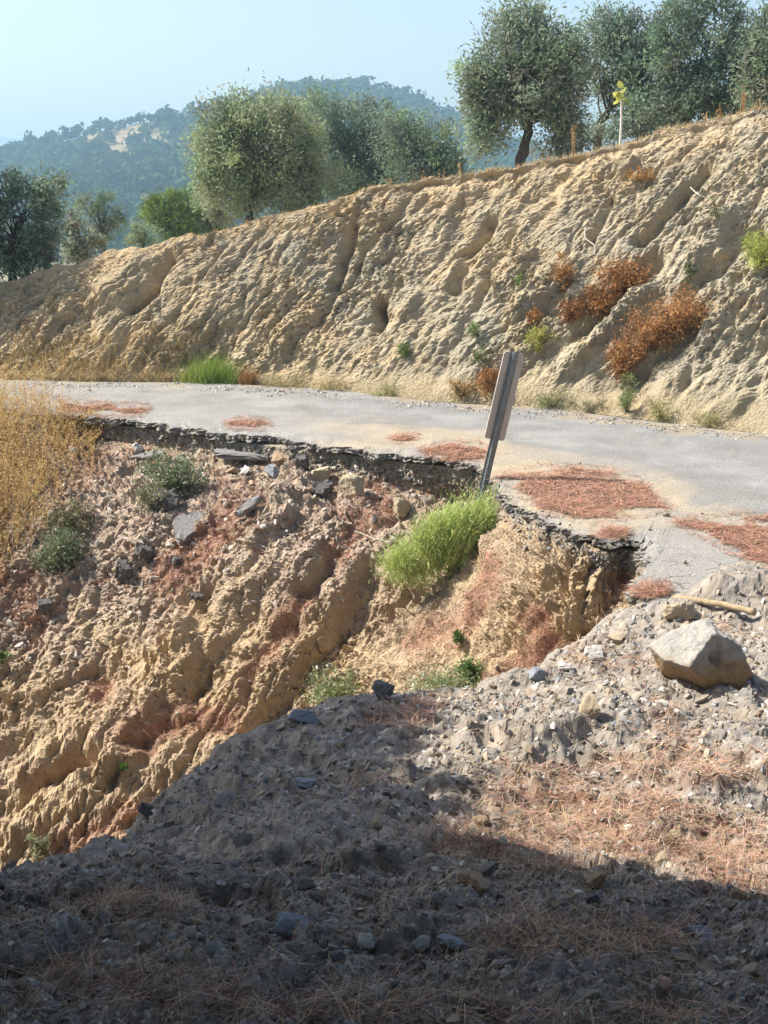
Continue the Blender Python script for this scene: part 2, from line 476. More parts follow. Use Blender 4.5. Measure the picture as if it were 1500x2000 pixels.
road = link('road', mesh_np('road', V0, F0, M_asphalt, C0))
tag(road, 'worn grey asphalt road with its near side broken away', 'road', kind='structure')
# the broken edge: a crumbling asphalt lip
NS = 9
k = np.linspace(0, 1, NS)[:, None]
base = near[None].repeat(NS, 0).copy()
base[..., 2] = R[0, :, 2][None] - k * (.07 + .05 * fbm(np.stack([ar * 2, 0 * ar, 0 * ar], 1), 3)[None])
rg = fbm(np.stack([np.broadcast_to(ar * 16, (NS, NE)), np.broadcast_to(k * 2.5, (NS, NE)), np.zeros((NS, NE))], -1), 4, .6)
off = -.05 * rg - .025 * k
off[0] = 0
base = base + nrm[None] * (off)[..., None]
ecol = vary([.20, .185, .165], NS * NE, 1, .25, .03)
lip = link('broken_edge', mesh_np('broken_edge', base, grid_faces(NS, NE), M_stone, ecol, smooth=False), road)

# ================================================================== COLLAPSED SLOPE
# fall lines: photo px and height of points down each column
FALL = [
    [(-1100, 705, .05), (-1100, 760, -.15), (-1200, 950, -.8), (-1350, 1150, -1.6), (-1500, 1400, -2.4), (-1700, 1750, -3.3)],
    [(-300, 772, .05), (-300, 810, -.10), (-340, 980, -.75), (-440, 1200, -1.6), (-600, 1450, -2.5), (-750, 1800, -3.4)],
    [(-60, 794, .03), (-70, 835, -.12), (-120, 990, -.8), (-230, 1230, -1.75), (-380, 1480, -2.55), (-520, 1800, -3.4)],
    [(130, 806, 0), (125, 850, -.2), (60, 1000, -.8), (-70, 1230, -1.8), (-230, 1480, -2.6), (-380, 1800, -3.4)],
    [(300, 822, 0), (298, 872, -.3), (230, 1010, -.75), (100, 1230, -1.75), (-60, 1460, -2.6), (-220, 1800, -3.5)],
    [(480, 848, 0), (478, 900, -.32), (400, 1020, -.72), (280, 1220, -1.65), (110, 1450, -2.5), (-40, 1780, -3.5)],
    [(650, 868, 0), (645, 926, -.34), (575, 1020, -.62), (440, 1230, -1.55), (260, 1460, -2.45), (110, 1780, -3.5)],
    [(800, 886, 0), (797, 958, -.41), (740, 1040, -.66), (610, 1230, -1.45), (450, 1430, -2.25), (310, 1700, -3.2)],
    [(930, 905, 0), (928, 985, -.43), (875, 1070, -.66), (760, 1240, -1.38), (640, 1410, -2.05), (540, 1600, -2.8)],
    [(1000, 975, 0), (992, 1050, -.27), (955, 1150, -.62), (885, 1290, -1.15), (800, 1410, -1.62), (720, 1540, -2.2)],
    [(1120, 1032, 0), (1112, 1100, -.21), (1075, 1190, -.5), (1020, 1300, -.85), (955, 1400, -1.2), (890, 1510, -1.6)],
    [(1185, 1056, 0), (1180, 1125, -.24), (1155, 1200, -.46), (1105, 1300, -.75), (1045, 1390, -1.02), (980, 1480, -1.4)],
    [(1228, 1050, 0), (1222, 1138, -.30), (1185, 1205, -.46), (1135, 1300, -.68), (1075, 1385, -.95), (1010, 1475, -1.3)],
    [(1270, 1078, 0), (1250, 1146, -.26), (1215, 1212, -.42), (1165, 1300, -.62), (1100, 1380, -.85), (1040, 1470, -1.2)],
    [(1262, 1125, 0), (1256, 1160, -.12), (1240, 1220, -.24), (1200, 1310, -.45), (1150, 1390, -.7), (1090, 1480, -1.0)],
    [(1330, 1180, 0), (1320, 1200, -.06), (1310, 1250, -.2), (1280, 1330, -.4), (1240, 1420, -.7), (1190, 1500, -1.0)],
]
ctrl = []
for colm in FALL:
    pts = [Pz(x, y, z) for x, y, z in colm]
    e = pts[0]
    if 100 < colm[0][0] < 960 or 1150 < colm[0][0] < 1240:      # undercut vertical scarp
        pts[1] = PY(colm[1][0], colm[1][1], e[1] + .02)
    top = [e + np.array([.05, .5, -.10]), e + np.array([.0, .03, -.11])]
    ctrl.append(top + pts[1:])
ctrl = np.array(ctrl)                                   # columns, rows, 3
NU, NV = 640, 390
U = catmull(ctrl, np.linspace(0, len(ctrl) - 1, NU))    # NU, rows, 3
vt = np.interp(np.linspace(0, 1, NV), [0, .04, .15, .38, .66, .9, 1.0], [0, 1, 2, 3, 4, 5, 6])
SW = np.swapaxes(U, 0, 1); vi = np.clip(np.floor(vt).astype(int), 0, len(SW) - 2); SV = SW[vi] * (1 - (vt - vi))[:, None, None] + SW[vi + 1] * (vt - vi)[:, None, None]                  # NV, NU, 3
sn = grid_normals(SV)
spx, spy = proj(SV)
gu = np.broadcast_to(np.concatenate([[0], np.cumsum(np.linalg.norm(np.diff(SV[NV // 2], axis=0), axis=1))])[None], (NV, NU))
gv = np.cumsum(np.concatenate([np.zeros((1, NU)), np.linalg.norm(np.diff(SV, axis=0), axis=-1)]), 0)
wu = gu + .35 * fbm(SV * .9, 3)
fade = sstep(.10, .5, gv - .5)
G = np.stack([wu * 1.5, gv * .32, 0 * gu + 3], -1)
FD = (-.42, -.42, -.80)
ribs = billow(aniso(SV + .25 * fbm(SV * .9, 3)[..., None], FD, 1.6, .28), 3, .5)
G2 = np.stack([wu * 5.0, gv * 1.1, 0 * gu + 9], -1)
ribs2 = billow(aniso(SV, FD, 5.0, 1.0), 3, .55)
out_ = sstep(.0, .45, gv - .62)
debris0 = sstep(1300, 1100, spy + .25 * (spx - 300) + 70 * fbm(SV * 1.6, 3)) * sstep(1050, 750, spx)
def rills(P, d, k, ka, w):
    return np.exp(-(perlin(aniso(P, d, k, ka)) / w) ** 2)
SP = SV + .12 * np.stack([fbm(SV * 1.6, 3), fbm(SV * 1.6 + 33, 3), fbm(SV * 1.6 + 66, 3)], -1)
ochrez = 1 - debris0
disp = .12 * (ribs - .35) * (.3 + .7 * sstep(.3, 1.2, gv - .5)) * fade
disp += .045 * (ribs2 - .35) * out_
disp -= (.09 * rills(SP, FD, 1.1, .25, .10) + .05 * rills(SP + 7, FD, 2.9, .8, .12) + .03 * rills(SP + 3, FD, 9, 1.2, .14)) * out_ * (.35 + .65 * ochrez)
lumps = billow(SV * 4.5, 4, .55)
disp += .025 * (lumps - .35) * out_
wsu = wu + .10 * fbm(SV * 4, 2)
SWp = SV + .07 * np.stack([fbm(SV * 4, 2), fbm(SV * 4 + 50, 2), fbm(SV * 4 + 90, 2)], -1)
cr0 = .6 + 1.1 * sstep(-.3, .45, fbm(SV * 1.1 + 70, 3)) + .5 * sstep(950, 1020, spx)
fc1 = blur(facet(aniso(SWp, FD, 4.2, 1.3)))
fc2 = facet(aniso(SWp, FD, 11, 4.0))
fc3 = facet(aniso(SWp, FD, 28, 15))
disp += cr0 * (.038 * fc1 * out_ + .026 * fc2 * (.35 + .65 * out_) + .014 * fc3 * sstep(-.05, .1, gv - .5)) + .008 * fbm(SV * 55, 2)
w1, w2, wid = worley(SV * 9 + .25 * fbm(SV * 6, 2)[..., None])
debris = sstep(1300, 1100, spy + .25 * (spx - 300) + 70 * fbm(SV * 1.6, 3)) * sstep(1050, 750, spx)
debris = np.maximum(debris, sstep(.9, .55, gv - .5) * sstep(1000, 800, spx))
disp += .03 * debris * (.5 - w1) * sstep(0, .2, gv - .5) + .03 * debris * facet(SV * 12 + 5) * out_
RIDGE = [([(590, 950), (505, 1060), (440, 1150)], 38, .18), ([(560, 1080), (440, 1210), (400, 1270)], 38, .16), ([(372, 1255), (330, 1330), (215, 1450)], 38, .24),
         ([(640, 1050), (560, 1180), (470, 1330)], 26, .12), ([(710, 1080), (610, 1230), (520, 1350)], 24, .12), ([(770, 1110), (700, 1250), (640, 1340)], 40, .10),
         ([(960, 1070), (935, 1180)], 20, .13), ([(1035, 1180), (1015, 1250)], 22, .14), ([(220, 1490), (40, 1620)], 30, .18), ([(450, 1380), (420, 1460)], 26, .10),
         ([(330, 1440), (322, 1510)], 20, .12), ([(140, 1250), (60, 1400)], 30, .10), ([(700, 930), (690, 985)], 26, .08), ([(180, 1400), (60, 1520)], 28, .12),
         # creases
         ([(412, 1170), (402, 1260), (390, 1370)], 11, -.20), ([(715, 1130), (660, 1240), (600, 1330)], 22, -.26), ([(600, 1000), (480, 1130)], 14, -.14),
         ([(930, 1100), (800, 1300)], 30, -.10), ([(640, 1110), (600, 1160)], 18, -.16), ([(560, 1370), (480, 1450)], 18, -.14), ([(300, 1430), (150, 1500), (0, 1570)], 16, -.12),
         ([(720, 560 + 600), (640, 1290)], 12, -.1), ([(500, 1330), (430, 1430)], 16, -.08)]
wx = spx + 16 * fbm(SV * 3.1, 3); wy = spy + 16 * fbm(SV * 3.1 + 40, 3)
RIDGE += [([(1000, 1012), (982, 1130), (950, 1230)], 13, .09), ([(1048, 1030), (1030, 1130), (1000, 1200)], 13, .10), ([(1092, 1060), (1072, 1180), (1050, 1260)], 14, .10), ([(1140, 1085), (1122, 1180), (1095, 1270)], 14, .09), ([(1172, 1120), (1150, 1220)], 11, .08),
          ([(1024, 1040), (1006, 1140)], 8, -.10), ([(1070, 1060), (1050, 1170)], 8, -.11), ([(1116, 1085), (1098, 1200)], 8, -.11), ([(1158, 1110), (1136, 1230)], 7, -.10), ([(905, 1110), (850, 1220)], 16, -.08)]
for pts, w, a in RIDGE:
    d = seg_dist(wx, wy, pts)
    disp += (1.05 if w > 15 else .7) * a * np.exp(-(d / (1.1 * w)) ** 2)
edgew = sstep(0, .06, np.linspace(0, 1, NV))[:, None]
disp *= edgew
SD = SV + sn * disp[..., None]
SD[..., 2] += .02 * debris * sstep(.1, .3, gv - .5)
# colours
ochre = np.array([.40, .30, .185]); ochre2 = np.array([.35, .275, .19]); rubblec = np.array([.35, .285, .225]); ndl = np.array([.33, .205, .14]); greyc = np.array([.335, .30, .255])
nz = fbm(SV * 1.3, 4); nz2 = fbm(SV * 5.5 + 7, 4)
sc = mix(np.broadcast_to(ochre, SV.shape), ochre2, np.clip(.5 + .9 * nz, 0, 1))
sc = mix(sc, rubblec, debris * .85)
sc = mix(sc, greyc, np.clip(debris * (.3 + 1.2 * nz2), 0, 1) * .7)
NEEDLE = [([(440, 1400), (330, 1420), (260, 1450)], 34, 1.), ([(480, 1010), (330, 1130)], 40, .7), ([(640, 890), (640, 930)], 22, .9), ([(735, 960), (745, 1000)], 26, .9), ([(560, 880), (520, 890)], 14, .8),
          ([(960, 1110), (940, 1180), (880, 1240)], 26, .9), ([(1060, 1225), (1075, 1260)], 26, .9), ([(870, 1200), (800, 1250)], 25, .6), ([(700, 1020), (660, 1080)], 20, .8), ([(480, 1340), (540, 1260)], 18, .6),
          ([(190, 1370), (200, 1340)], 26, .7), ([(60, 1180), (20, 1150)], 40, .5), ([(120, 950), (190, 900)], 30, .4), ([(1040, 1290), (960, 1340)], 30, .9), ([(600, 1180), (540, 1230)], 22, .7),
          ([(250, 1590), (120, 1660)], 30, .9), ([(390, 1060), (350, 1110)], 30, .8), ([(160, 1480), (60, 1530)], 16, .6), ([(1190, 1100), (1230, 1140)], 22, .6), ([(320, 880), (260, 870)], 26, .5), ([(540, 1300), (560, 1240)], 16, .5)]
nm = np.zeros((NV, NU))
for pts, w, a in NEEDLE:
    d = seg_dist(wx, wy, pts)
    nm = np.maximum(nm, a * np.exp(-(d / w) ** 2))
hollow = np.clip(.35 - lumps, 0, 1) * 1.6 * debris
nmask = np.clip(nm * 1.25 + np.clip(nz2 * .7 + .12, 0, .6) * debris + hollow + .25 * np.clip(nz + .1, 0, 1), 0, 1) * sstep(.1, .3, gv - .5)
sc = mix(sc, ndl, np.clip(nmask * .8, 0, .7))
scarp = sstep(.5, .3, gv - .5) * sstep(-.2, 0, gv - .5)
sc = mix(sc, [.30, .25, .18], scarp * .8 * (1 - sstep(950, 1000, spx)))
sc = mix(sc, [.27, .25, .215], np.clip(sstep(.22, .05, gv - .5) * (.6 + .8 * nz2), 0, 1))
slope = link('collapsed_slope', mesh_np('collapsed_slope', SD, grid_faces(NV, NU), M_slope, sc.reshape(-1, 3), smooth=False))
tag(slope, 'gullied ochre earth slope where the roadside slid away', 'slope', kind='structure')
SD_px, SD_py = proj(SD)

# ================================================================== CUT BANK
crest = np.array([(-1400, 640, 20.6), (-600, 590, 21.2), (-300, 575, 21.4), (0, 556, 21.4), (110, 530, 21.3), (200, 502, 21.2), (300, 480, 21.0), (480, 438, 20.7), (620, 405, 20.5), (690, 378, 20.4), (750, 364, 20.3), (900, 346, 20.0),
                  (1020, 326, 19.8), (1200, 286, 19.5), (1350, 246, 19.1), (1500, 212, 18.7), (1700, 170, 18.2), (2000, 120, 17.6), (2500, 60, 17.0)], float)
crest_y = lambda x: np.interp(x, crest[:, 0], crest[:, 1]); crest_Y = lambda x: np.interp(x, crest[:, 0], crest[:, 2])
NB, NC = 265, 700
bu = np.linspace(0, 1, NC)
bx = np.interp(bu, [0, .12, .88, 1], [-1000, -330, 1560, 2000])
shift = np.interp(bx, [-1000, 100, 700, 1500, 2000], [100, 160, 320, 470, 490])
b0 = Pz(bx, far_y(bx), 0.0); b0[:, 1] += .22; b0[:, 2] = -.02
cx = bx + shift
b1 = PY(cx, crest_y(cx), crest_Y(cx))
v = np.linspace(0, 1, NB)
nslope = 228
vv = np.linspace(0, 1, nslope)[:, None, None]
prof = vv + .035 * np.sin(vv * np.pi * 2)               # steeper foot and lip
B = np.empty((NB, NC, 3))
B[:nslope, :, :2] = b0[None, :, :2] * (1 - vv) + b1[None, :, :2] * vv
pz = 1 - (1 - vv[..., 0]) ** 1.3
B[:nslope, :, 2] = b0[None, :, 2] * (1 - pz) + b1[None, :, 2] * pz
# the ground behind the crest: falls away just under the line of sight
ntop = NB - nslope
los = (b1[:, 2] - H) / b1[:, 1]
tk = (np.linspace(0, 1, ntop + 1)[1:] ** 2.2) * 45
for q in range(ntop):
    Yq = b1[:, 1] + tk[q]
    B[nslope + q, :, 0] = b1[:, 0] * (Yq / b1[:, 1])
    B[nslope + q, :, 1] = Yq
    B[nslope + q, :, 2] = H + los * Yq - .035 * tk[q] - .05 * min(tk[q], 1)
bn = grid_normals(B)
bpx, bqy = proj(B)
hgt = np.maximum(b1[:, 2] - b0[:, 2], .3)
su = np.broadcast_to(np.concatenate([[0], np.cumsum(np.linalg.norm(np.diff(b0, axis=0), axis=1))])[None], (NB, NC))
sv = np.broadcast_to(np.concatenate([vv[:, 0, 0], np.ones(ntop)])[:, None], (NB, NC)) * np.linalg.norm(b1 - b0, axis=1)[None]
face = np.concatenate([np.ones(nslope), np.zeros(ntop)])[:, None] * np.ones((1, NC))
vfr = np.concatenate([vv[:, 0, 0], np.ones(ntop)])[:, None] * np.ones((1, NC))
fz = sstep(0.02, .12, vfr) * (1 - .55 * sstep(.90, 1.0, vfr)) * np.where(face > 0, 1, 0) + np.where(face > 0, 0, .12)
hs = np.clip(hgt / 3.0, .45, 1.1)[None]
ws = su + .3 * fbm(B * .7, 3)
g1 = billow(np.stack([ws * 1.05, sv * .35, 0 * su + 1], -1), 3, .5)
g2 = billow(np.stack([ws * 3.1, sv * .9 + .4 * su, 0 * su + 5], -1), 3, .55)
g3 = billow(B * 3.6, 5, .56)
g4 = billow(B * np.array([16, 16, 16.]), 3, .6)
st = np.stack([su * .8 + sv * .3, (sv - .5 * su) * 2.6, 0 * su + 12], -1)
g5 = billow(st, 3, .5)
wss = ws + .12 * fbm(B * 2.6, 3); svw = sv + .12 * fbm(B * 2.6 + 60, 3)
bdirs = norm(b0 - b1)
FB = bdirs[NC // 2]
BW = B + .09 * np.stack([fbm(B * 2.6, 3), fbm(B * 2.6 + 60, 3), fbm(B * 2.6 + 90, 3)], -1)
g1 = billow(aniso(B + .3 * fbm(B * .7, 3)[..., None], FB, 1.1, .22), 3, .5)
g2 = billow(aniso(BW, FB, 3.4, .7), 3, .55)
f1 = blur(facet(aniso(BW, FB, 1.9, .6)), 2)
f2 = facet(aniso(BW, FB, 4.6, 1.5))
f3 = facet(aniso(BW, FB, 10, 4.0))
f4 = facet(aniso(BW, FB, 23, 12))
BP = B + .14 * np.stack([fbm(B * 1.3, 3), fbm(B * 1.3 + 33, 3), fbm(B * 1.3 + 66, 3)], -1)
rl = .10 * rills(BP, FB, .9, .16, .09) * hs + .055 * rills(BP + 7, FB, 2.4, .5, .11) + .035 * rills(BP + 3, FB, 5.5, 1.4, .13)
bd = (.08 * (g1 - .35) * hs + .035 * (g2 - .35) + .02 * (g3 - .35) - rl * (.45 + .4 * sstep(1.0, .7, vfr)) + .035 * f1 * hs + (.5 + 1.0 * sstep(-.3, .45, fbm(B * .75 + 80, 3))) * (.026 * f2 + .025 * f3 + .018 * f4) + .012 * (g4 - .3)) * fz
bwx = bpx + 10 * fbm(B * 2.2, 3); bwy = bqy + 10 * fbm(B * 2.2 + 30, 3)
BUMP = [(235, 548, 75, 30, -38, .22), (140, 600, 26, 20, -45, .14), (790, 595, 34, 26, -30, .16), (1225, 325, 24, 10, -20, .14), (640, 440, 40, 22, -30, .12), (120, 560, 22, 40, 10, .10), (1180, 640, 120, 22, -44, .22), (1330, 500, 180, 28, -45, .18),
        (1440, 600, 200, 30, -46, .18), (1060, 560, 90, 22, -40, .12), (1420, 800, 60, 22, -40, .16)]
for c in BUMP:
    q = ell(bwx, bwy, *c[:5]); bd += .75 * c[5] * sstep(1.35, .5, q)
CREASE = [([(740, 590), (735, 640)], 9, -.25), ([(1350, 650), (1180, 760)], 22, -.14), ([(1270, 510), (1130, 640)], 20, -.2), ([(1470, 440), (1330, 590)], 14, -.18), ([(1240, 720), (1230, 790)], 20, -.14), ([(330, 500), (300, 560), (250, 600)], 10, -.2),
          ([(1380, 330), (1250, 470)], 12, -.2), ([(1190, 380), (1150, 470)], 10, -.15), ([(960, 430), (880, 560)], 12, -.16), ([(690, 440), (650, 560)], 12, -.18)]
for pts, w, a in CREASE:
    bd += 1.2 * a * np.exp(-(seg_dist(bwx, bwy, pts) / w) ** 2)
bd *= np.where(face > 0, sstep(0, .05, vfr), 1)
BD = B + bn * bd[..., None]
# overhanging turf lip along the right crest
lipm = np.exp(-((vfr - .93) / .035) ** 2) * face * sstep(600, 900, bpx)
BD[..., 1] += .10 * lipm * (1 + fbm(B * 2.5, 2))
BD[..., 2] += .05 * np.exp(-((vfr - 1.0) / .03) ** 2) * face * (.6 + 1.5 * fbm(B * 2, 3))
marl = np.array([.365, .298, .195]); marlg = np.array([.30, .268, .20]); tan_ = np.array([.385, .285, .165]); dryt = np.array([.42, .31, .175])
n1 = fbm(B * .8, 4); n2 = fbm(B * 3.3 + 5, 4)
bc = mix(np.broadcast_to(marl, B.shape), marlg, np.clip(.5 + 1.0 * n1 + .4 * (bpx - 750) / 750, 0, 1))
bc = mix(bc, tan_, np.clip(.30 + .8 * n2 - .30 * (bpx - 500) / 750 + .5 * sstep(.55, .95, vfr), 0, 1) * .7)
bc = mix(bc, dryt, sstep(.965, 1.0, vfr + .03 * n2) * .7)
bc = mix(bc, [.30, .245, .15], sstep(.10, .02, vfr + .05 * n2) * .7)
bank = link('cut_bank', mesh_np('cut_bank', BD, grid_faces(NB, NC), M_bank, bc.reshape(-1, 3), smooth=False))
tag(bank, 'eroded pale sandy bank cut along the far side of the road', 'bank', kind='structure')
BD_px, BD_py = proj(BD)

# ================================================================== RUBBLE MOUND (near ground)
MC = []
def mc(px, py, z): 
    p = Pz(px, py, z); MC.append((p[0], p[1], p[2]))
def my(px, py, Y):
    p = PY(px, py, Y); MC.append((p[0], p[1], p[2]))
SIL = [(0, 1704, 4.2), (150, 1664, 4.5), (300, 1565, 5.3), (430, 1465, 6.1), (550, 1405, 6.7), (640, 1365, 7.0), (760, 1350, 7.2), (860, 1352, 7.3), (960, 1325, 7.7), (1060, 1295, 8.1), (1150, 1238, 8.7), (1200, 1190, 9.25)]
for p in SIL:
    my(*p)
    w = PY(*p)
    for dy, dz in ((.5, -.42), (1.3, -1.25), (2.4, -2.4), (4.0, -3.6)):
        drop = 1.0 if p[0] < 800 else (.7 if p[0] < 1000 else .35)
        MC.append((w[0] - .15 * dy, w[1] + dy, w[2] + dz * drop))
for x, y, Y in ((750, 1645, 3.75), (560, 1650, 3.85), (400, 1655, 3.9), (250, 1658, 4.2), (900, 1668, 3.62), (1000, 1690, 3.5), (1130, 1708, 3.4), (1250, 1728, 3.3), (1380, 1752, 3.22), (1500, 1772, 3.15), (1700, 1810, 3.05)): my(x, y, Y)
for X in (-2.5, -1.2, -.4, .4, 1.2, 2.5): MC.append((X, 2.2, 1.25)); MC.append((X, 1.0, 1.27)); MC.append((X, 2.75, 1.17))
for X, Y, z in ((-1, 0.2, 1.25), (1, .2, 1.25), (0, -1, 1.25), (3, -1, 1.3), (-3, -1, 1.3)): MC.append((X, Y, z))
for x, y, z in ((1300, 1650, .40), (1150, 1640, .42), (1000, 1620, .46), (1450, 1690, .42), (1300, 1560, .30), (1100, 1550, .34), (930, 1560, .42), (1480, 1580, .28), (840, 1500, .42), (900, 1440, .34), (1000, 1425, .36), (1200, 1412, .34), (1350, 1440, .30), (1500, 1450, .30), (1100, 1490, .27),
                (1300, 1500, .24), (1000, 1380, .16), (1200, 1330, .15), (1350, 1385, .15), (1500, 1330, .16), (1100, 1320, .08), (1300, 1250, .07), (1450, 1210, .06), (1250, 1195, .02), (1340, 1172, .06), (1420, 1150, .12), (1500, 1140, .14),
                (1700, 1150, .15), (1800, 1300, .2), (1900, 1500, .3), (560, 1560, .52), (560, 1470, .30), (700, 1450, .34), (700, 1560, .52), (420, 1580, .55), (780, 1400, .22), (300, 1640, .62)): mc(x, y, z)
for X, Y, z in ((-7, 6, .3), (-7.5, 3, 1.0), (-9, 9, -.8), (-5, 8, -1.3), (-4, 6, -.2), (-4, 4.6, .5), (-10, 12, -2.5), (-6, 11, -3.2), (4, 5, .4), (5, 8, .1), (4, 3, 1.1), (6, 10, .1), (3.3, 9.9, -.06), (2.2, 10.2, -.09), (2.8, 11.5, -.2), (4.5, 11.5, -.2), (5, 13, -.3), (1.7, 10.5, -.4), (8, 12, -.1)): MC.append((X, Y, z))
MC = np.array(MC)
def rbf_fit(P, z, s=.25, lam=1e-3):
    d = np.sqrt(((P[:, None] - P[None]) ** 2).sum(-1) + s * s)
    A = np.zeros((len(P) + 3, len(P) + 3)); A[:len(P), :len(P)] = -d - lam * np.eye(len(P))
    A[:len(P), len(P):] = np.c_[np.ones(len(P)), P]; A[len(P):, :len(P)] = A[:len(P), len(P):].T
    w = np.linalg.solve(A, np.r_[z, 0, 0, 0])
    def ev(Q):
        sh = Q.shape[:-1]; Q = Q.reshape(-1, 2); out = np.empty(len(Q))
        for a in range(0, len(Q), 20000):
            q = Q[a:a + 20000]
            dd = np.sqrt(((q[:, None] - P[None]) ** 2).sum(-1) + s * s)
            out[a:a + 20000] = -dd @ w[:len(P)] + w[len(P)] + q @ w[len(P) + 1:]
        return out.reshape(sh)
    return ev
mev = rbf_fit(MC[:, :2], MC[:, 2])
NMX, NMY = 520, 600
ta = np.interp(np.linspace(0, 1, NMX), [0, .05, .95, 1], [-1.5, -.35, .35, 1.3])
yy = np.linspace(.7, 13, 4000); zz_ = np.interp(yy, [0, 2.2, 3.6, 4.5, 6, 9, 13], [1.27, 1.25, 1.05, .6, .32, .05, -.2])
pyy = proj(np.stack([0 * yy, yy, zz_], -1))[1]
wgt = np.abs(np.gradient(pyy)) * np.where(yy < 2.15, .12, np.where(yy > 10, .4, 1)) + .28 * np.gradient(yy) * 2600 / yy * np.where(yy < 2.1, .2, 1)
cw = np.cumsum(wgt); cw = (cw - cw[0]) / (cw[-1] - cw[0])
mYs = np.interp(np.linspace(0, 1, NMY), cw, yy)
MX = ta[None] * mYs[:, None]; MY = np.broadcast_to(mYs[:, None], MX.shape)
# evaluate on a coarser lattice then interpolate, the base is smooth
step = 4
ci = np.unique(np.r_[np.arange(0, NMY, step), NMY - 1]); cj = np.unique(np.r_[np.arange(0, NMX, step), NMX - 1])
Zc = mev(np.stack([MX[np.ix_(ci, cj)], MY[np.ix_(ci, cj)]], -1))
Zr = np.stack([np.interp(np.arange(NMX), cj, r) for r in Zc]); MZ = np.stack([np.interp(np.arange(NMY), ci, Zr[:, j]) for j in range(NMX)], 1)
SILX = SIL + [(1260, 1176, 9.3), (1330, 1166, 9.35), (1420, 1146, 9.4), (1500, 1138, 9.4)]
sw_ = np.array([PY(*p) for p in SILX]); sa_ = sw_[:, 0] / sw_[:, 1]
ang = np.broadcast_to(ta[None], MX.shape)
sYs = np.interp(ang, sa_, sw_[:, 1]); sZs = np.interp(ang, sa_, sw_[:, 2])
los_z = H + (sZs - H) * MY / sYs - .01
cap = np.where(MY > sYs, los_z - .30 * (MY - sYs) * sstep(1300, 1100, CX + F * ang), np.where(MY > sYs - 1.6, los_z, 9))
cap = np.where(ang > .262, 9, cap)
dc = MZ - cap
MZ = MZ - np.where(dc > 0, dc, 0)
MB = np.stack([MX, MY, MZ], -1)
mb2 = MB * np.array([1, 1, .6])
heap = np.zeros_like(MZ)
for hx, hy, hr, ha in ((1385, 1172, .22, .09), (1470, 1165, .22, .09)):
    c = Pz(hx, hy, .05); heap += ha * np.exp(-((MX - c[0]) ** 2 + (MY - c[1]) ** 2) / hr ** 2)
md = heap + .07 * (billow(mb2 * 1.9, 4, .5) - .4)
wA1, wA2, wAi = worley(mb2 * 14)
rnd = RS.rand(256)
clod = np.maximum(0, .55 - wA1) * (rnd[wAi] > .35) * (.4 + rnd[wAi])
mwp = mb2 + .03 * np.stack([fbm(mb2 * 5, 2), fbm(mb2 * 5 + 9, 2), 0 * MZ], -1)
nf = sstep(1.5, 5, MB[..., 1])
md += .045 * blur(facet(mwp * 3.2), 4) * (.5 + .5 * nf) + .022 * blur(facet(mwp * 9), 1) * (.5 + .5 * nf) + .012 * facet(mwp * 15) * (.5 + .5 * nf) + .012 * blur(facet(mwp * 22)) * (.5 + .5 * nf) * sstep(8.5, 5, MY) + .005 * facet(mwp * 58) * sstep(5, 3.2, MY)
md += .003 * fbm(mb2 * 90, 2) * sstep(5, 3, MY)
# two burrow-like hollows
for hx, hy, r_, a_ in ((432, 1702, .055, .10), (945, 1452, .06, .10), (410, 1560, .07, .03), (965, 1460, .06, .06)):
    d = np.hypot((MB[..., 0] - Pz(hx, hy, .6 if hy > 1600 else .3)[0]), (MB[..., 1] - Pz(hx, hy, .6 if hy > 1600 else .3)[1])); md -= a_ * np.exp(-(d / r_) ** 2)
MD = MB.copy(); MD[..., 2] += md
mpx, mpy = proj(MD)
gA = np.array([.26, .23, .195]); gB = np.array([.215, .20, .182]); gC = np.array([.28, .225, .165])
m1 = fbm(mb2 * 2.2, 4); m2 = fbm(mb2 * 9, 3)
mcx = mix(np.broadcast_to(gA, MD.shape), gB, np.clip(.5 + m1 + .5 * m2, 0, 1))
mcx = mix(mcx, gC, np.clip(.2 + .8 * fbm(mb2 * 4 + 20, 3), 0, 1) * .6)
stone_tint = (.75 + .6 * rnd[wAi])[..., None]
mcx = mcx * np.where(clod[..., None] > .02, stone_tint, 1)
mneedle = np.zeros_like(MZ)
MN = [(1250, 1620, 330, 75, 10, 1.), (1000, 1660, 190, 40, 8, .9), (1350, 1500, 200, 50, 0, .55), (800, 1395, 90, 26, -10, .9), (1130, 1280, 60, 25, -20, .5), (1230, 1300, 60, 15, 0, .5), (1060, 1530, 160, 40, 5, .55), (1330, 1420, 80, 30, 40, .5), (700, 1970, 800, 35, 2, .22), (250, 1910, 260, 28, 5, .3),
      (1150, 1830, 250, 40, 0, .45), (1420, 1700, 130, 40, 15, 1.), (270, 1770, 120, 30, 0, .5), (1390, 1225, 60, 20, 10, .4)]
for a in MN: mneedle = np.maximum(mneedle, a[5] * sstep(1.3, .5, ell(mpx + 40 * m1, mpy + 18 * m2, *a[:5])))
ndm = np.array([.27, .15, .095])
mcx = mix(mcx, ndm, np.clip(mneedle * (.75 + .5 * m2) - .3 * (clod > .05), 0, .85))
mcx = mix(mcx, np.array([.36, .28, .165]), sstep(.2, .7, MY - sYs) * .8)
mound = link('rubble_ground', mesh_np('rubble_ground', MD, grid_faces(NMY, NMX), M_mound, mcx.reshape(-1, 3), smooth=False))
tag(mound, 'mound of grey earth and stone rubble dumped across the road', 'mound', kind='structure')

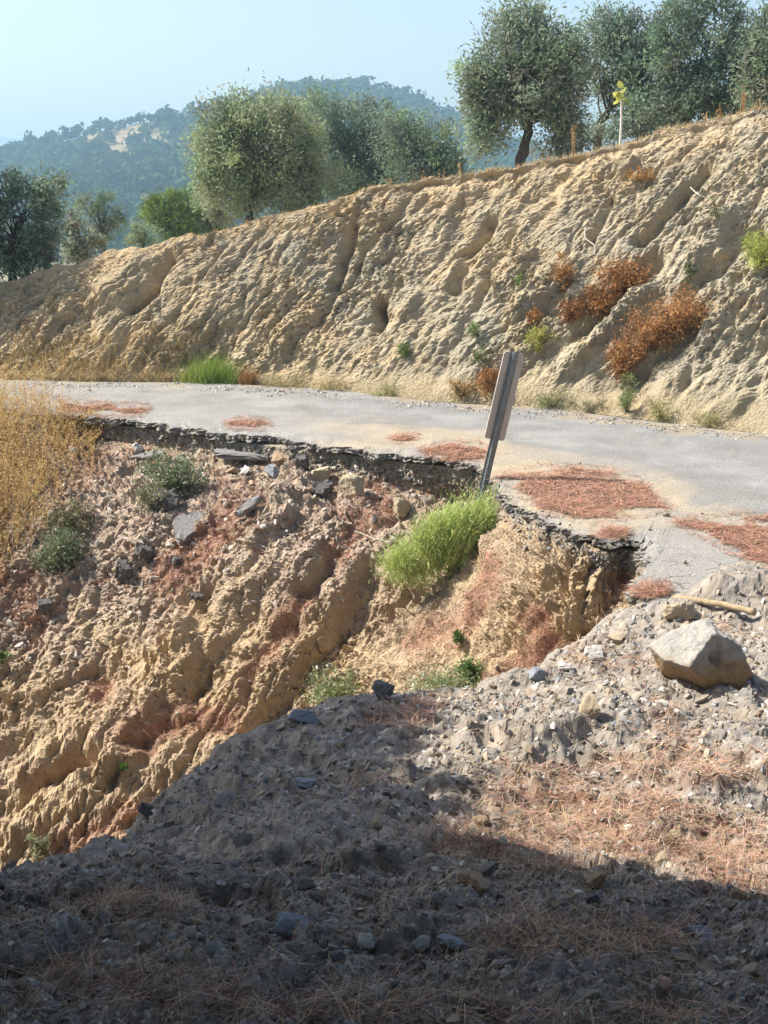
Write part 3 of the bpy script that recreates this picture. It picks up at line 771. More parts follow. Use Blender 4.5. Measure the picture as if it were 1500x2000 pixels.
# wide ground sheet and far land
gp = np.linspace(-1, 1, 61); gs = np.sign(gp) * np.abs(gp) ** 2.5 * 6000
GX, GY = np.meshgrid(gs, gs)
GZ = -9 - .004 * np.abs(GY) + 1.5 * fbm(np.stack([GX * .01, GY * .01, 0 * GX], -1), 3)
ground = link('ground', mesh_np('ground', np.stack([GX, GY, GZ], -1), grid_faces(61, 61), M_ground, np.tile([[.2, .17, .1]], (61 * 61, 1))))
tag(ground, 'dry valley ground stretching away below the road', 'ground', kind='structure')

# ------------------------------------------------------------------ surface lookup
class Surf:
    def __init__(s, V):
        s.V = V.reshape(-1, 3); s.px, s.py = [a.ravel() for a in proj(V)]
    def at(s, px, py):
        d = np.hypot(s.px - px, s.py - py)
        near_ = np.where(d < max(4.0, d.min() * 1.5))[0]
        return s.V[near_[np.argmin(s.V[near_, 1])]].copy()
S_slope, S_bank, S_mound, S_road = Surf(SD), Surf(BD[:nslope + 6]), Surf(MD), Surf(R)

# ================================================================== HILL with forest, far mountain
ridge = np.array([(-700, 345, 560), (-300, 322, 540), (0, 306, 520), (100, 284, 515), (200, 256, 510), (300, 236, 505), (420, 219, 505), (500, 196, 530), (570, 176, 545), (640, 170, 550), (700, 177, 550), (800, 197, 545), (880, 230, 540), (950, 268, 530), (1050, 306, 520), (1300, 340, 520), (1700, 360, 520)], float)
NHX, NHY = 200, 60
hx = np.linspace(-700, 1700, NHX)
hy_ = np.interp(hx, ridge[:, 0], ridge[:, 1]); hY = np.interp(hx, ridge[:, 0], ridge[:, 2])
top = PY(hx, hy_, hY); bot = PY(hx, 0 * hx + 600, 0 * hx + 200)
tv_ = np.linspace(0, 1, NHY)[:, None, None]
HV = bot[None] * (1 - tv_) + top[None] * tv_
HV[..., 2] += (6 * fbm(HV * .012, 4) - 5) * np.sin(np.pi * tv_[..., 0])
back = top[None] + np.linspace(0, 1, 12)[1:, None, None] * np.array([0, 150, -75.])
HV = np.concatenate([HV, back])
NHY2 = len(HV)
hpx, hpy = proj(HV)
hn = fbm(HV * .03, 4)
goldm = sstep(1.3, .6, ell(hpx, hpy, 300, 258, 200, 42, -12)) * sstep(-.4, -.05, hn)
hc = mix(np.broadcast_to(np.array([.07, .08, .035]), HV.shape), [.23, .175, .10], np.clip(goldm, 0, 1))
hill = link('hill', mesh_np('hill', HV, grid_faces(NHY2, NHX), M_hill, hc.reshape(-1, 3)))
tag(hill, 'hazy wooded hill with golden grass clearings beyond the olive trees', 'hill', kind='structure')
def blob_tree(nq, squash, seed):
    rs = np.random.RandomState(seed)
    lob = rs.normal(size=(6, 3)) * np.array([.45, .45, .35]); lob[:, 2] += .2
    k = rs.randint(6, size=nq)
    d = rs.normal(size=(nq, 3)); d /= np.linalg.norm(d, axis=1, keepdims=True)
    d[:, 2] = np.where(d[:, 2] < -.4, -d[:, 2], d[:, 2])
    c = lob[k] + d * (.55 + .1 * rs.normal(size=(nq, 1)))
    t1 = np.cross(d + .5 * rs.normal(size=(nq, 3)), rs.normal(size=(nq, 3))); t1 /= np.linalg.norm(t1, axis=1, keepdims=True)
    t2 = np.cross(d, t1); t2 /= np.maximum(np.linalg.norm(t2, axis=1, keepdims=True), 1e-6)
    s = .19 * (.7 + .6 * rs.rand(nq, 1))
    V = np.stack([c - t1 * s - t2 * s, c + t1 * s - t2 * s, c + t1 * s + t2 * s, c - t1 * s + t2 * s], 1)
    V[..., 2] *= squash
    return V.reshape(-1, 3)
NQ = 50
variants = [blob_tree(NQ, sq, 40 + q) for q, sq in enumerate((.85, 1.0, 1.2, .75, 1.0, .9, 1.1, 1.5))]
FCOL = np.array([.045, .075, .028])
def forest(N_, rect, dens):
    pts = []
    while len(pts) < N_:
        i = RS.randint(NHY * NHX); r, c = divmod(i, NHX)
        if not (-150 < hpx[r, c] < 1150): continue
        if goldm[r, c] > .35 and RS.rand() < .80: continue
        rr = min(r + RS.rand(), NHY - 1.001); cc = min(c + RS.rand(), NHX - 1.001)
        a, b = int(rr), int(cc); fr, fc = rr - a, cc - b
        p = (HV[a, b] * (1 - fc) + HV[a, b + 1] * fc) * (1 - fr) + (HV[a + 1, b] * (1 - fc) + HV[a + 1, b + 1] * fc) * fr
        pts.append(p)
    return np.array(pts)
fp = forest(2700, None, None)
Vs = []; Cs = []
for p in fp:
    s = 2.1 + 1.7 * RS.rand()
    a = RS.rand() * 6.28; ca, sa = math.cos(a), math.sin(a)
    v_ = variants[RS.randint(7)] @ np.array([[ca, sa, 0], [-sa, ca, 0], [0, 0, 1]]) * s
    Vs.append(v_ + p + np.array([0, 0, .35 * s])); Cs.append(np.repeat((FCOL * (.75 + .5 * RS.rand()) * (1 + .06 * RS.normal(size=3)))[None], len(v_), 0))
Vs = np.concatenate(Vs)
wood = link('hillside_forest', mesh_np('hillside_forest', Vs, np.arange(len(Vs)).reshape(-1, 4), M_pine, np.clip(np.concatenate(Cs), .005, 1)))
tag(wood, 'blue-green wood covering the distant hillside', 'forest', kind='stuff')
rv = []
for q, v_ in enumerate(variants):
    c = vary(FCOL, NQ, 4, .2)
    rv.append(mesh_np('ridge_tree', v_, np.arange(len(v_)).reshape(-1, 4), M_pine, c))
px_ = 5
while px_ < 945:
    y = np.interp(px_, ridge[:, 0], ridge[:, 1]); Y = np.interp(px_, ridge[:, 0], ridge[:, 2])
    p = PY(px_, y, Y)
    s = 1.3 + 1.5 * RS.rand()
    o = link('ridge_tree', rv[7] if abs(px_ - 57) < 9 else rv[RS.randint(7)], None, p + np.array([0, 0, .5 * s]))
    o.scale = (s, s, s * 1.05); o.rotation_euler = (0, 0, RS.rand() * 6.28)
    zone = 'at its low left end' if px_ < 170 else 'on the shoulder above the golden clearing' if px_ < 430 else 'on the rise to the summit' if px_ < 560 else 'on the rounded summit' if px_ < 760 else 'on the slope falling to the tall olive'
    tag(o, 'tiny skyline tree on the distant hill, ' + zone, 'tree', 'skyline trees ' + zone)
    px_ += 9 + 11 * RS.rand()
mr_ = np.array([(-900, 250), (-500, 262), (-200, 262), (0, 268), (60, 274), (150, 292), (400, 318), (900, 330), (2000, 335)], float)
mxs = np.linspace(-900, 2000, 120)
mt = PY(mxs, np.interp(mxs, mr_[:, 0], mr_[:, 1]), 0 * mxs + 2100); mt[:, 2] += 4 * fbm(mt * .02, 4)
mbm = mt * np.array([1, .8, 0]) + np.array([0, 0, -15.])
mm = np.stack([mbm, (mbm + mt) / 2 + np.array([0, 0, 6.]), mt, mt + np.array([0, 300, -60.])])
mountain = link('mountain', mesh_np('mountain', mm, grid_faces(4, 120), M_hill, np.tile([[.09, .1, .06]], (480, 1))))
tag(mountain, 'pale blue mountain fading on the horizon', 'mountain', kind='structure')

# ================================================================== TREES
def crown_mesh(clc, radc, nleaf, L, W, col, sig, droop, ctr, per_col=.25):
    n = len(clc) * nleaf
    k = np.repeat(np.arange(len(clc)), nleaf)
    c = clc[k] + RS.normal(size=(n, 3)) * (sig * (.5 + .9 * RS.rand(len(clc))))[k][:, None]
    d = norm(clc[k] - ctr) * .7 + unit(n) * 1.0 + np.array([0, 0, droop])
    V, Fc = leaves(c, d, L * (.7 + .6 * RS.rand(n)), W * (.7 + .6 * RS.rand(n)))
    base = np.asarray(col) * (1 + .18 * RS.normal(size=(len(clc), 1))) * (1 + .07 * RS.normal(size=(len(clc), 3)))
    C = vary(np.clip(base, .01, .6)[k], n, 4, .10, .03)
    return V, Fc, C
def make_tree(name, base, Y, blobs, label, col=(.115, .14, .085), dens=1.25, leaf=(.115, .034), sig=.15, droop=.05, nl=100, mat=None, trunk_r=.10, cat='olive tree', group=None, trunk_pts=None, limbs=22, bias=.45):
    mat = mat or M_leaf
    o3 = PY(base[0], base[1], Y)
    root = thing(name, o3, label, cat, group)
    sc_ = Y / F
    col = np.array(col) * np.array([1.85, 1.95, 2.15])
    cl = []
    for b in blobs:
        bx_, by_, rx, ry = b[:4]; dy = b[4] if len(b) > 4 else 0
        c = PY(bx_, by_, Y + dy)
        r = np.array([rx, (rx + ry) / 2, ry]) * sc_
        n = max(4, int(dens * 3.4 * (rx * ry) / 100 * .23))
        d = unit(n); rad = RS.rand(n, 1) ** bias
        p = c + d * rad * r * (1 + .12 * RS.normal(size=(n, 1)))
        cl.append(p)
        m_ = max(3, n // 5); cl.append(c + norm(unit(m_) + np.array([0, 0, .35])) * (.98 + .17 * RS.rand(m_, 1)) * r)
    cl = np.concatenate(cl)
    if cat == 'olive tree': cl = cl[perlin(cl * 1.15 + base[0]) + .5 * perlin(cl * 2.6) > -.40]
    ctr = cl.mean(0)
    V, Fc, C = crown_mesh(cl, None, nl, leaf[0], leaf[1], col, sig, droop, ctr)
    link('crown', mesh_np('crown', V - o3, Fc, mat, C), root)
    # trunk and limbs
    parts = []
    if trunk_pts is None:
        tp = np.array([o3 + [0, 0, -.3], o3 + [0, 0, .0], o3 * .7 + ctr * .3 + [.04, 0, 0], o3 * .4 + ctr * .6])
    else:
        tp = np.array([PY(x, y, Y) for x, y in trunk_pts]); tp = np.concatenate([tp[:1] + [0, 0, -.35], tp])
    tt_ = np.linspace(0, len(tp) - 1, 14); tc = catmull(tp, tt_)
    tc[1:] += RS.normal(size=(13, 3)) * .02
    parts.append(tube(tc, np.linspace(trunk_r * 1.25, trunk_r * .5, 14), 10, .08))
    pick = cl[RS.permutation(len(cl))[:limbs]]
    for p in pick:
        s = tc[RS.randint(7, 14)]
        midp = (s + p) / 2 + RS.normal(size=3) * .10 + np.array([0, 0, .06])
        q = catmull(np.array([s, midp, p]), np.linspace(0, 2, 8))
        parts.append(tube(q, np.linspace(trunk_r * .38, trunk_r * .07, 8), 6, .05))
    V, Fc = join(parts)
    link('trunk', mesh_np('trunk', V - o3, Fc, M_bark), root)
    return root
OL = 'olive trees behind the bank'
make_tree('olive_tree', (487, 437), 31, [(470, 290, 85, 85), (530, 330, 95, 90, .4), (560, 270, 70, 70), (430, 270, 50, 60), (600, 340, 50, 60), (500, 235, 60, 38), (460, 365, 60, 55), (590, 380, 45, 40), (430, 330, 45, 55)],
          'broad round olive tree with one dark trunk in the middle of the bank crest', col=(.135, .155, .085), group=OL, trunk_r=.085, trunk_pts=[(487, 437), (486, 400), (492, 350), (505, 300)])
make_tree('olive_tree', (690, 400), 37, [(640, 250, 80, 60), (700, 290, 90, 75), (660, 330, 80, 65), (745, 330, 65, 55), (610, 212, 55, 32), (690, 365, 80, 35), (725, 245, 50, 40), (770, 290, 40, 50)],
          'dense olive tree crowding in behind the broad round one, to its right', col=(.105, .135, .085), group=OL, trunk_r=.1)
make_tree('olive_tree', (850, 352), 35, [(850, 280, 62, 46), (890, 318, 38, 30), (800, 300, 55, 50), (840, 335, 75, 28), (790, 255, 40, 35)],
          'low dark olive tree in front of the hill, left of the gap with dry stalks', col=(.10, .125, .08), group=OL, trunk_r=.08)
make_tree('olive_tree', (1018, 326), 27, [(1020, 90, 70, 60), (960, 150, 50, 60), (1080, 130, 60, 65), (1030, 170, 75, 60), (955, 215, 42, 48), (1105, 205, 48, 60), (957, 270, 32, 38), (1105, 268, 42, 42), (1010, 50, 32, 28), (1110, 100, 26, 35), (940, 190, 30, 40)],
          'tall olive tree with a bare forked trunk left of the yellow-leaved sapling', col=(.12, .14, .09), group=OL, trunk_r=.095, dens=1.4,
          trunk_pts=[(1016, 326), (1024, 292), (1032, 250), (1028, 225), (1022, 180), (1020, 130)])
make_tree('olive_tree', (1165, 292), 31, [(1195, 80, 34, 42), (1232, 50, 34, 26), (1188, 135, 36, 46), (1240, 130, 55, 65), (1270, 190, 50, 55), (1195, 250, 42, 30), (1260, 250, 50, 30), (1170, 50, 22, 30), (1255, 90, 34, 40), (1215, 165, 45, 50)],
          'olive tree with a bent dark limb directly behind the yellow-leaved sapling', col=(.11, .135, .085), group=OL, trunk_r=.09, trunk_pts=[(1166, 290), (1175, 240), (1200, 206), (1245, 205)], dens=1.3)
make_tree('olive_tree', (1340, 250), 30, [(1318, 95, 38, 58), (1345, 160, 62, 62), (1320, 215, 70, 35), (1400, 110, 55, 55), (1390, 30, 50, 42), (1420, 190, 66, 55), (1330, 30, 40, 42), (1440, 80, 32, 45), (1290, 200, 50, 45), (1455, 150, 40, 50)],
          'biggest dark olive tree at the top of the bank, right of the yellow-leaved sapling', col=(.10, .125, .08), group=OL, trunk_r=.1)
make_tree('olive_tree', (1500, 215), 28, [(1500, 60, 36, 50), (1490, 140, 40, 45), (1540, 100, 60, 80), (1500, 185, 50, 30)],
          'olive tree cut by the right edge of the photo at the top of the bank', col=(.11, .13, .08), group=OL, trunk_r=.09, trunk_pts=[(1510, 215), (1480, 170), (1462, 120), (1490, 60)])
make_tree('olive_tree', (28, 552), 21.75, [(30, 400, 45, 55), (90, 385, 36, 45), (20, 470, 45, 50), (85, 450, 42, 55), (60, 510, 55, 28), (-40, 430, 50, 90)],
          'grey-green olive tree at the left edge, shading the end of the bank', col=(.105, .125, .085), group=OL, trunk_r=.05, leaf=(.10, .032), sig=.10, trunk_pts=[(28, 548), (26, 515), (30, 470), (40, 420)], nl=70)
make_tree('olive_tree', (-140, 570), 21.6, [(-130, 330, 90, 90), (-170, 430, 90, 90), (-70, 420, 40, 90), (-110, 250, 60, 50)],
          'olive tree beyond the left edge of the photo', col=(.105, .125, .085), group=OL, trunk_r=.05, leaf=(.10, .032), sig=.10, nl=70)
make_tree('olive_tree', (203, 485), 43, [(200, 420, 36, 36), (215, 440, 26, 26), (180, 405, 24, 24), (200, 455, 30, 20)],
          'small round dark tree standing alone against the wooded hill', col=(.095, .12, .07), group=OL, trunk_r=.07, sig=.12)
make_tree('grey_shrub', (150, 520), 24.5, [(145, 465, 28, 30), (160, 495, 32, 24), (135, 440, 18, 22), (185, 480, 18, 14)],
          'loose grey-green shrub between the left olive and the small round tree', col=(.15, .165, .11), cat='shrub', dens=2.4, limbs=10, trunk_r=.03, leaf=(.07, .03), sig=.07, nl=70)
make_tree('pine_tree', (345, 470), 40, [(345, 400, 34, 24), (320, 430, 34, 26), (370, 430, 36, 28), (395, 405, 24, 26), (345, 455, 40, 18), (300, 410, 18, 18), (415, 440, 22, 22)],
          'bright yellow-green bushy pine beside the broad round olive tree', col=(.085, .115, .03), cat='pine tree', mat=M_pine, dens=3.2, limbs=8, leaf=(.16, .03), sig=.13, nl=70, droop=.35, trunk_r=.08)
make_tree('grey_shrub', (278, 482), 26, [(280, 455, 24, 20), (295, 465, 18, 14), (262, 462, 12, 12)],
          'small rounded grey-green bush on the crest in front of the bright pine', col=(.125, .15, .085), cat='shrub', dens=2.4, limbs=10, trunk_r=.02, leaf=(.06, .02), sig=.06, nl=60)
make_tree('grey_shrub', (420, 440), 33, [(420, 400, 34, 34), (400, 365, 20, 24), (440, 425, 26, 16)],
          'drooping grey shrub tucked under the left side of the broad round olive', col=(.13, .14, .09), cat='shrub', dens=2.4, limbs=10, trunk_r=.03, leaf=(.08, .025), sig=.09, nl=60)
make_tree('grey_shrub', (1120, 300), 40, [(1110, 270, 40, 22), (1160, 260, 35, 24), (1060, 295, 30, 16)],
          'pale scrub glimpsed low behind the forked olive trunk', col=(.14, .15, .11), cat='shrub', dens=2.4, limbs=10, trunk_r=.03, leaf=(.10, .03), sig=.12, nl=50)

# young sapling with a white stem and yellow-green lobed leaves
def sapling():
    Y = 20.4
    b = PY(1211, 283, Y); t = PY(1213, 178, Y)
    root = thing('sapling', b, 'slim sapling with bare white stem and a tuft of yellow-green leaves on the crest', 'sapling')
    pts = catmull(np.array([b + [0, 0, -.25], b, (b + t) / 2 + [.012, 0, 0], t]), np.linspace(0, 3, 14))
    V, Fc = tube(pts, np.linspace(.02, .014, 14), 8)
    link('stem', mesh_np('stem', V - b, Fc, plain_mat('whitewashed_stem', (.5, .48, .44), (.72, .7, .66), 30)), root)
    mleaf = leaf_mat('sapling_leaf', .5, .5, .3)
    for k in range(24):
        a = k * 2.4 + RS.normal() * .5; el = -.45 + 1.8 * RS.rand()
        d = np.array([math.cos(a) * math.cos(el), math.sin(a) * math.cos(el), math.sin(el)])
        L = .10 + .09 * RS.rand(); dz_ = np.array([0, 0, -.13 * RS.rand()])
        s = np.cross(d, [0, 0, 1]); s /= np.linalg.norm(s); u = np.cross(s, d)
        prof_ = [(0, .006), (.28, .01), (.36, .5), (.5, .34), (.6, .52), (.74, .3), (.84, .36), (1, .03)]
        Vl = []
        for q, w in prof_:
            for e in (-1, 0, 1):
                Vl.append(t - b + dz_ + d * L * q + s * e * w * L * .62 + u * (-.32 * q * q * L + (.0 if e else -.05 * w * L)) )
        c = vary([.44, .47, .12] if k % 4 else [.52, .46, .14], 1, len(Vl), .1)
        link('leaf', mesh_np('leaf', np.array(Vl), grid_faces(len(prof_), 3), mleaf, c), root)
sapling()

# ================================================================== LEANING SIGN (seen from behind)
def sign():
    foot = PY(935, 990, 13.02)
    Yt = foot[1] - .06
    top3 = PY(1006, 688, Yt)
    ax = top3 - foot; Ln = np.linalg.norm(ax); ax /= Ln
    e = np.array([-1.0, -.22, 0]); e -= ax * e.dot(ax); e /= np.linalg.norm(e)
    n = np.cross(ax, e)                                 # towards the camera side
    Mx = Matrix(((e[0], n[0], ax[0]), (e[1], n[1], ax[1]), (e[2], n[2], ax[2])))
    root = thing('road_sign', foot, 'narrow grey road sign leaning over the broken edge, seen from its back', 'road sign')
    root.rotation_euler = Mx.to_euler()
    steel = plain_mat('galvanised_steel', (.13, .15, .165), (.24, .265, .285), 25, .4, .6, .15, .004)
    back = plain_mat('sign_back', (.46, .41, .37), (.54, .485, .44), 6, .6, .1, .1, .003, rand=0)
    face_ = plain_mat('sign_face', (.7, .68, .62), (.8, .78, .72), 6, .4)
    # U-channel post, x across, y towards the viewer, z along
    w, d, tk_ = .030, .030, .003
    prof_ = [(-w - .014, 0), (-w, 0), (-w * .55, d), (w * .55, d), (w, 0), (w + .014, 0), (w + .014, -tk_), (w - tk_, -tk_), (w * .55 - tk_, d - tk_), (-w * .55 + tk_, d - tk_), (-w + tk_, -tk_), (-w - .014, -tk_)]
    zs = [-.5, Ln + .004]
    Vp = np.array([(x, y, z) for z in zs for x, y in prof_]); m = len(prof_)
    Fp = np.array([(i, (i + 1) % m, m + (i + 1) % m, m + i) for i in range(m)])
    post = link('post', mesh_np('post', Vp, Fp, steel, smooth=False), root)
    # dark punched holes down the web
    hole = plain_mat('punched_hole', (.015, .015, .016), (.03, .03, .03), 10)
    bm = bmesh.new(); bmesh.ops.create_cone(bm, cap_ends=True, segments=10, radius1=.0048, radius2=.0048, depth=.002)
    bmesh.ops.rotate(bm, verts=bm.verts, matrix=Matrix.Rotation(math.pi / 2, 3, 'X'))
    hm = bpy.data.meshes.new('hole'); bm.to_mesh(hm); bm.free(); hm.materials.append(hole)
    z = .06
    while z < Ln - .02:
        link('hole', hm, post, (.0245, .0147, z)).rotation_euler = (0, 0, -.42 - .75)
        z += .025
    # plate with rounded corners
    z1 = Ln - .006; ph = .91 * (Ln / Ln); z0 = z1 - .885; hw = .106; rr = .028
    bm = bmesh.new()
    pts = []
    for cx_, cz_, a0 in ((hw - rr, z1 - rr, 0), (-hw + rr, z1 - rr, 90), (-hw + rr, z0 + rr, 180), (hw - rr, z0 + rr, 270)):
        for q in range(7):
            a = math.radians(a0 + 15 * q); pts.append((cx_ + rr * math.cos(a), cz_ + rr * math.sin(a)))
    f = bm.faces.new([bm.verts.new((x, -.006, zz)) for x, zz in pts])
    r = bmesh.ops.extrude_face_region(bm, geom=[f])
    for v_ in r['geom']:
        if isinstance(v_, bmesh.types.BMVert): v_.co.y = -.022
    bmesh.ops.recalc_face_normals(bm, faces=bm.faces)
    pm = bpy.data.meshes.new('panel'); bm.to_mesh(pm); bm.free(); pm.materials.append(back); pm.materials.append(face_)
    for p in pm.polygons:
        if p.normal.y < -.9: p.material_index = 1
    panel = link('panel', pm, root)
    # bolts with clamp washers
    bm = bmesh.new(); bmesh.ops.create_cone(bm, cap_ends=True, segments=6, radius1=.009, radius2=.008, depth=.012)
    bmesh.ops.rotate(bm, verts=bm.verts, matrix=Matrix.Rotation(math.pi / 2, 3, 'X'))
    bo = bpy.data.meshes.new('bolt'); bm.to_mesh(bo); bm.free(); bo.materials.append(steel)
    for zz in (z1 - .06, z0 + .07): link('bolt', bo, panel, (0, d + .006, zz))
sign()

# ================================================================== STONES
def ico(sub):
    bm = bmesh.new(); bmesh.ops.create_icosphere(bm, subdivisions=sub, radius=1)
    V = np.array([v_.co[:] for v_ in bm.verts]); Fc = np.array([[v_.index for v_ in f.verts] for f in bm.faces]); bm.free()
    return V, Fc
def rock_shape(sub, nplanes=14, rough=.05, lo=.55, flat=1.0, rs=None, freq=2.2):
    rs = rs or RS
    V, Fc = ico(sub)
    d = rs.normal(size=(nplanes, 3)); d /= np.linalg.norm(d, axis=1, keepdims=True)
    h = lo + (1 - lo) * rs.rand(nplanes)
    dot = V @ d.T
    r = np.min(np.where(dot > .05, h / np.maximum(dot, .05), 9), 1)
    r = np.minimum(r, 1.25)
    V = V * r[:, None]
    V = V * (1 + rough * 1.6 * fbm(V * freq + rs.rand() * 50, 3)[:, None] + (.05 * facet(V * 3.5 + rs.rand() * 50)[:, None] if sub > 2 else 0))
    V[:, 2] *= flat
    return V, Fc
rockmesh = []
for q in range(12):
    V, Fc = rock_shape(3, 11 + q % 5, .07, .5, .55 + .35 * RS.rand())
    V[:, 0] *= 1.15
    rockmesh.append(mesh_np('stone', V, Fc, M_rock, smooth=False))
# individual stones on the rubble mound
def place_stone(p, r, lab, group=None, mesh=None, cat='stone', name='stone', sink=.35):
    o = link(name, mesh or rockmesh[RS.randint(12)], None, p + np.array([0, 0, r * (.75 - 2 * sink * .55)]))
    o.scale = (r * (.85 + .3 * RS.rand()), r * (.85 + .3 * RS.rand()), r * (.75 + .3 * RS.rand()))
    o.rotation_euler = (RS.normal() * .35, RS.normal() * .35, RS.rand() * 6.28)
    return tag(o, lab, cat, group)
def solid(name, c1, c2, sc=12, **k): return plain_mat(name, c1, c2, sc, .85, bump=.5, dist=.012, **k)
M_white = solid('chalky_rock', (.42, .40, .37), (.62, .60, .56)); M_brown = solid('brown_rock', (.20, .14, .09), (.36, .27, .18)); M_bluegrey = solid('bluegrey_rock', (.17, .19, .22), (.32, .34, .37)); M_tanrock = solid('tan_rock', (.28, .225, .15), (.44, .37, .27)); M_dark = solid('dark_rock', (.06, .06, .065), (.13, .13, .13))
def own_rock(px, py, rpx, mat, lab, surf=None, flat=.75, seed=0, sub=4, sink=.35, name='rock', planes=12, rough=.06):
    p = (surf or S_mound).at(px, py + rpx * .35)
    r = rpx * p[1] / F
    V, Fc = rock_shape(sub, planes, rough, .5, flat, np.random.RandomState(seed))
    me = mesh_np(name, V, Fc, mat, smooth=False)
    return place_stone(p, r, lab, None, me, 'rock', name, sink)
own_rock(1166, 1273, 22, M_white, 'chalk-white rock standing at the back edge of the rubble', seed=1)
own_rock(1104, 1297, 19, M_white, 'smaller white rock left of the chalk-white one at the rubble edge', seed=2, flat=.6)
own_rock(1050, 1322, 22, M_bluegrey, 'dark slate-grey rock where the rubble meets the ochre slope', seed=3, flat=.6)
own_rock(1330, 1192, 28, M_tanrock, 'upright brownish rock behind the large boulder, under the log', seed=4, flat=1.0)
own_rock(1205, 1243, 20, M_tanrock, 'tan wedge of rock at the foot of the broken asphalt notch', seed=5, flat=.7)
own_rock(1150, 1375, 30, M_tanrock, 'flat tan rock half buried in the sunlit gravel, left of the boulder', seed=6, flat=.5)
own_rock(932, 1722, 42, M_brown, 'large brown rock jutting from the shaded ridge', seed=7, flat=.6)
own_rock(1168, 1715, 28, M_brown, 'dull brown rock on the shaded ridge, second along from the largest brown one', seed=8, flat=.75)
own_rock(590, 1392, 34, M_bluegrey, 'long blue-grey rock at the left brow of the rubble mound', seed=9, flat=.55)
own_rock(290, 1582, 28, M_dark, 'dark block of rock on the left brow of the mound over the ravine', seed=10, flat=.8)
own_rock(566, 1800, 34, M_bluegrey, 'bluish rock embedded in the shaded foreground, below the burrow hole', seed=11, flat=.7)
own_rock(715, 1838, 24, M_white, 'pale rounded rock in the shaded foreground', seed=12, flat=.85)
own_rock(888, 1838, 34, M_bluegrey, 'blue and brown mottled rock in the shaded foreground', seed=13)
own_rock(822, 1842, 20, M_white, 'pale grey rounded rock beside the blue and brown mottled one', seed=31, flat=.9)
own_rock(1355, 1820, 34, M_bluegrey, 'smooth grey rock at the right of the shaded foreground', seed=14, flat=.7)
own_rock(1300, 1915, 18, plain_mat('pink_rock', (.36, .2, .16), (.5, .32, .26), 10), 'pinkish rock in the shaded foreground needles', seed=15)
own_rock(885, 1990, 22, M_tanrock, 'yellowish rock at the bottom edge of the photo', seed=16, flat=.7)
own_rock(1465, 1718, 26, M_tanrock, 'tan rock in the sunny needles near the right edge', seed=17, flat=.6)
own_rock(1290, 1680, 18, M_tanrock, 'small tan rock among bleached needles', seed=18, flat=.6)
own_rock(735, 1605, 22, M_tanrock, 'flat tan rock on the shaded mound slope', seed=19, flat=.5)
own_rock(592, 1528, 24, M_bluegrey, 'elongated grey rock on the shaded side of the mound', seed=20, flat=.6)
own_rock(1440, 1750, 20, M_brown, 'dark rock poking from the right end of the shaded ridge', seed=21)
own_rock(750, 1350, 26, M_dark, 'dark grey rock at the brow below the leafy herbs', seed=22, flat=.6)
own_rock(1075, 1460, 26, M_brown, 'brownish stone under the gravel ledge in sun', seed=23, flat=.9)
own_rock(940, 1600, 18, M_brown, 'brown lump in the sunlit rubble near the shade line', seed=24)
own_rock(1320, 1800 - 170, 20, M_tanrock, 'ochre stone in the sunny litter below the boulder', seed=25)
# countable loose stones, sampled over the mound by visible area
vis = (mpx > -20) & (mpx < 1520) & (mpy > 1130) & (mpy < 2010) & (MB[..., 1] < 9.2) & (MB[..., 1] > 1.9)
sil_y = np.interp(mpx, [p[0] for p in SIL] + [1330, 1500], [p[1] for p in SIL] + [1165, 1135])
vis &= mpy > sil_y + 4
idx = np.flatnonzero(vis.ravel())
MDf = MD.reshape(-1, 3)
for q in range(270):
    p = MDf[idx[RS.randint(len(idx))]]
    pxr = 6 + 9 * RS.rand() ** 2.2 + (3 + 12 * RS.rand() ** 2.5 if p[1] < 3.9 else 0)
    qx, qy = proj(p)
    zone = ('shaded foreground below the ridge' if qy > np.interp(qx, [0, 750, 1500], [1720, 1660, 1790]) else 'shaded left flank of the mound' if qx < 770 else
            'sunlit gravel around the boulder' if qy < 1400 else 'sunny needle-strewn hollow behind the shaded ridge')
    place_stone(p, pxr * p[1] / F, 'small loose stone lying in the ' + zone, 'loose stones in the ' + zone)
# stones too many to count: angular gravel
def gravel(name, P, r, cols, label, parent=None):
    n = len(P)
    bv = [rock_shape(1, 9, .0, .5, .8) for _ in range(6)] if name == 'coarse' else [rock_shape(1, 8, 0, .45, .75) for _ in range(6)]
    B0 = [v_ for v_, _ in bv]; Fc = bv[0][1]
    kk = RS.randint(6, size=n)
    A = RS.normal(size=(n, 4)); A /= np.linalg.norm(A, axis=1, keepdims=True)
    w_, x_, y_, z_ = A.T
    Rm = np.stack([1-2*(y_*y_+z_*z_), 2*(x_*y_-z_*w_), 2*(x_*z_+y_*w_), 2*(x_*y_+z_*w_), 1-2*(x_*x_+z_*z_), 2*(y_*z_-x_*w_), 2*(x_*z_-y_*w_), 2*(y_*z_+x_*w_), 1-2*(x_*x_+y_*y_)], -1).reshape(n, 3, 3)
    sc_ = np.stack([1.1 + .4 * RS.rand(n), .8 + .3 * RS.rand(n), .5 + .4 * RS.rand(n)], -1) * r[:, None]
    base_ = np.stack(B0)[kk] * sc_[:, None]
    V = np.einsum('nij,nkj->nki', Rm, base_) + P[:, None]
    m = V.shape[1]
    Ff = (Fc[None] + (np.arange(n) * m)[:, None, None]).reshape(-1, 3)
    me = mesh_np(name, V, Ff, M_stone, np.repeat(cols, m, 0), smooth=False)
    o = link(name, me)
    return o
PAL = np.array([(.30, .29, .275), (.40, .38, .35), (.24, .25, .27), (.32, .26, .19), (.52, .49, .45), (.22, .185, .15), (.36, .31, .24)])
pick = idx[RS.randint(len(idx), size=19000)]
P = MDf[pick] + RS.normal(size=(19000, 3)) * .002
r = (2.8 + 7.0 * RS.rand(19000) ** 3) * P[:, 1] / F
